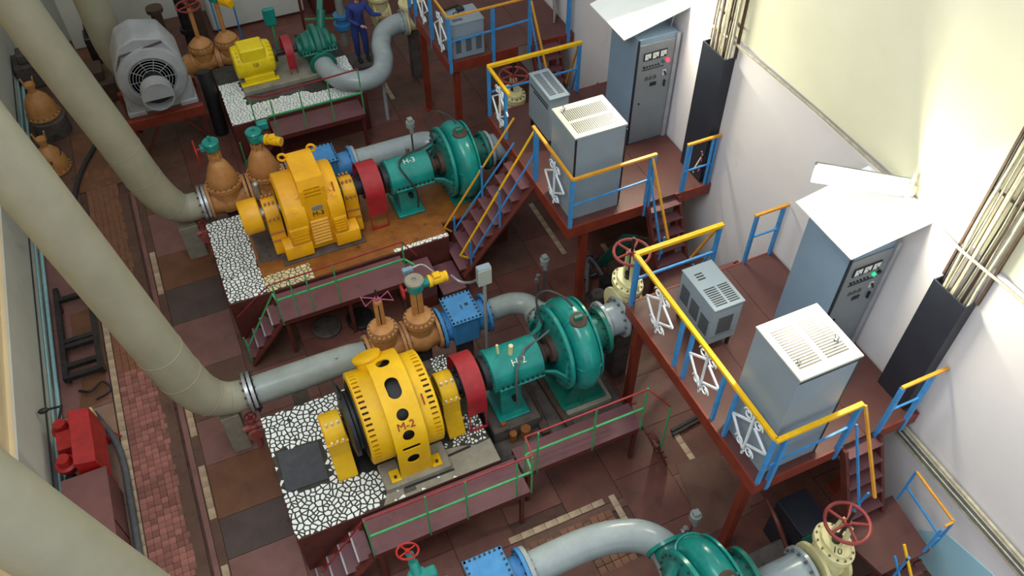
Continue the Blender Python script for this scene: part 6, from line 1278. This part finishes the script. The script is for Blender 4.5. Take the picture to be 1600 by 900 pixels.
for k in range(2): tag(MB().lathe([(0, 0.26), (0.06, 0.26), (0.07, 0.22), (0.03, 0.2), (0.03, 0)], (0.85 + 0.62 * k, 10.2 - 0.05 * k + 0.0, 0.0), 'z', 26).bar((0.7 + 0.62 * k, 10.2, 0.05), (1.0 + 0.62 * k, 10.2, 0.05), 0.03).done('pit_lid', 'concrete_dark' if k == 0 else 'dark_metal', loc=(0.85 + 0.62 * k, 10.2, 0)), ['round dark pit lid under the left half of the catwalk below the boxy motor', 'round dark pit lid under the middle of the catwalk below the boxy motor'][k], 'lid')
# ---- back wall clutter
t = thing('stop_button', 'small teal box on a thin post behind the narrow red guard', 'switch box', (2.05, 18.0, 0))
MB().cyl((2.05, 18.0, 0), (2.05, 18.0, 1.6), 0.025, n=8).done('post', 'rail_green', t); MB().box((1.9, 17.95, 1.55), (2.17, 18.06, 1.98), 0.03).done('box', 'teal', t)
t = thing('white_tank', 'pale grey tank standing against the back wall', 'tank', (2.4, 21.3, 0))
MB().box((0.9, 20.9, 0.05), (3.3, 21.9, 1.6), 0.04).done('body', 'wall_grey', t); MB().bar((0.9, 20.88, 1.5), (3.3, 20.88, 1.5), 0.05).done('rim', 'concrete', t)
tag(MB().box((3.5, 20.6, 0), (4.2, 21.4, 0.9), 0.03).done('crate', 'maroon', loc=(3.8, 21, 0)), 'dark maroon crate beside the pale tank at the back', 'crate')
t = thing('standpipe', 'thin grey standpipe with a blue flange behind the teal split-case pump', 'pipe', (3.85, 19.0, 0))
MB().cyl((3.85, 19.0, 0), (3.85, 19.0, 3.0), 0.1, n=14).done('pipe', 'grey_pipe', t)
MB().cyl((3.85, 19.0, 0.5), (3.85, 19.0, 0.62), 0.22, n=18).cyl((3.85, 19.0, 0.62), (3.85, 19.0, 0.78), 0.15, n=18).cyl((3.85, 19.0, 0.78), (3.85, 19.0, 0.86), 0.2, n=18).done('flange', 'blue_valve', t)
railing('railing', 'thin maroon and green railing at the back, behind the teal split-case pump', [(2.9, 18.9, 1.9), (3.3, 18.9, 1.9), (4.35, 18.9, 1.3)], 0.0, [[(2.9, 18.9, 1.9), (4.35, 18.9, 1.2)]], [[(2.9, 18.9, 1.0), (4.35, 18.9, 0.7)]], 'maroon', 'maroon', 'rail_green', 0.06, 0.04, 0.03)
t = thing('blue_rack', 'small bright blue frame with a teal valve at the top edge', 'frame', (1.2, 20.3, 0))
for x in (1.0, 1.5): MB().bar((x, 20.3, 0), (x, 20.3, 2.3), 0.04).done('post', 'rail_blue', t)
MB().bar((1.0, 20.3, 2.2), (1.5, 20.3, 1.7), 0.04).bar((1.0, 20.3, 1.7), (1.5, 20.3, 2.2), 0.04).done('brace', 'rail_blue', t)
tag(MB().bar((1.5, 19.2, 0.04), (2.3, 18.5, 0.04), 0.35, 0.03).done('ramp_plate', 'hose_grey', loc=(1.9, 18.9, 0)), 'grey plate lying on the floor behind the small lemon-yellow motor', 'plate')
for k, (x, y) in enumerate(((-0.3, 20.2), (0.3, 20.6), (0.6, 19.8))):
    tag(MB().cyl((x, y, 0), (x, y, 1.3 + 0.2 * k), 0.13, n=14).cyl((x, y, 1.3 + 0.2 * k), (x, y, 1.4 + 0.2 * k), 0.2, n=14).cyl((x, y, 0.4), (x, y, 0.5), 0.2, n=14).done('stub_pipe', 'rusty_iron' if k != 1 else 'dark_metal', loc=(x, y, 0)), ['rusty capped stub pipe near the far wall, left of the other two', 'dark capped stub pipe near the far wall', 'tall rusty capped stub pipe near the far wall, behind the red hand wheel'][k], 'pipe')
# ================================================================= PERSON
pn = thing('person', 'person in blue overalls and dark shoes, cut off by the top edge', 'person', (3.9, 17.5, 0.45))
def skin(name, joints, edges, mtl, parent, lev=2, root=0):
    me = bpy.data.meshes.new(name); off = wpos(parent)
    me.from_pydata([Vector(j[:3]) - off for j in joints], edges, [])
    o = bpy.data.objects.new(name, me); COL.objects.link(o); o.parent = parent
    md = o.modifiers.new('s', 'SKIN'); md.use_smooth_shade = True
    for k, j in enumerate(joints):
        v = me.skin_vertices[0].data[k]; r = j[3]; v.radius = (r, j[4] if len(j) > 4 else r); v.use_root = (k == root)
    sb = o.modifiers.new('u', 'SUBSURF'); sb.levels = lev; sb.render_levels = lev
    bpy.context.view_layer.update()
    m2 = bpy.data.meshes.new_from_object(o.evaluated_get(bpy.context.evaluated_depsgraph_get()))
    o.modifiers.clear(); o.data = m2; bpy.data.meshes.remove(me)
    m2.materials.clear(); m2.materials.append(MATS[mtl])
    for p_ in m2.polygons: p_.use_smooth = True
    return o
tag(MB().box((3.55, 17.2, 0), (4.3, 17.9, 0.44), 0.01).done('step_block', 'concrete_dark', loc=(3.9, 17.5, 0)), 'dark low step under the feet of the person in blue overalls', 'step')
px0, py0, g = 3.9, 17.5, 0.45
body = [(px0, py0, g + .95, .16, .12), (px0 + .01, py0, g + 1.12, .165, .12), (px0 + .02, py0 - .02, g + 1.3, .19, .13), (px0 + .03, py0 - .02, g + 1.42, .17, .11), (px0 + .04, py0 - .03, g + 1.52, .06),
        (px0 - .1, py0, g + .86, .105), (px0 - .1, py0 - .02, g + .5, .08), (px0 - .1, py0 + .03, g + .1, .06),
        (px0 + .1, py0, g + .86, .105), (px0 + .11, py0 - .03, g + .5, .08), (px0 + .11, py0 + .01, g + .1, .06),
        (px0 - .16, py0 - .02, g + 1.42, .075), (px0 - .22, py0 - .08, g + 1.14, .06), (px0 - .02, py0 - .28, g + 1.06, .042),
        (px0 + .22, py0 - .03, g + 1.42, .075), (px0 + .34, py0 - .12, g + 1.17, .06), (px0 + .52, py0 - .26, g + 1.2, .042)]
skin('overalls', body, [(0, 1), (1, 2), (2, 3), (3, 4), (0, 5), (5, 6), (6, 7), (0, 8), (8, 9), (9, 10), (3, 11), (11, 12), (12, 13), (3, 14), (14, 15), (15, 16)], 'overall_blue', pn)
hx, hy, hz = px0 + .06, py0 - .06, g + 1.68
MB().ball((hx, hy, hz), 0.105, (0.88, 1.0, 1.15), 20).cyl((px0 + .04, py0 - .03, g + 1.5), (hx, hy, hz - .05), 0.052, n=14).ball((hx + .075, hy - .075, hz - .01), 0.018).ball((hx + .03, hy - .1, hz - .055), 0.022, (1.3, .7, .5)).ball((hx - .09, hy - .03, hz), 0.024, (.5, 1, 1.3)).ball((hx + .07, hy + .06, hz), 0.024, (.5, 1, 1.3)).done('head', 'skin', pn)
MB().ball((hx + .035, hy - .098, hz + .02), 0.012).ball((hx + .085, hy - .045, hz + .02), 0.012).done('eyes', 'shoe', pn, kind='stuff')
MB().ball((hx - .012, hy + .015, hz + .03), 0.112, (0.9, 1.0, 1.05), 18).done('hair', 'hair', pn)
for (wx, wy, wz) in ((px0 - .02, py0 - .28, g + 1.06), (px0 + .52, py0 - .26, g + 1.2)):
    d = Vector((0.85, -0.4, -0.15)).normalized(); s = Vector((0.3, 0.9, 0.0)).normalized()
    W_ = Vector((wx, wy, wz)); J = [tuple(W_) + (.028,), tuple(W_ + d * .07) + (.034, .02)]; E_ = [(0, 1)]
    for k, L in enumerate((.062, .075, .08, .07)):
        q = W_ + d * .09 + s * (-.033 + .022 * k); n0 = len(J)
        J += [tuple(q) + (.0085,), tuple(q + d * L * .55 - Vector((0, 0, .012))) + (.008,), tuple(q + d * L * .85 - Vector((0, 0, .04))) + (.007,)]
        E_ += [(1, n0), (n0, n0 + 1), (n0 + 1, n0 + 2)]
    n0 = len(J); q = W_ + d * .04 - s * .035
    J += [tuple(q) + (.01,), tuple(q + d * .035 - s * .03 - Vector((0, 0, .02))) + (.008,)]; E_ += [(0, n0), (n0, n0 + 1)]
    skin('hand', J, E_, 'skin', pn, 1)
for s in (-.1, .11):
    MB().ball((px0 + s + .01, py0 - .06, g + 0.05), 0.1, (.52, 1.35, .5)).done('shoe', 'shoe', pn)
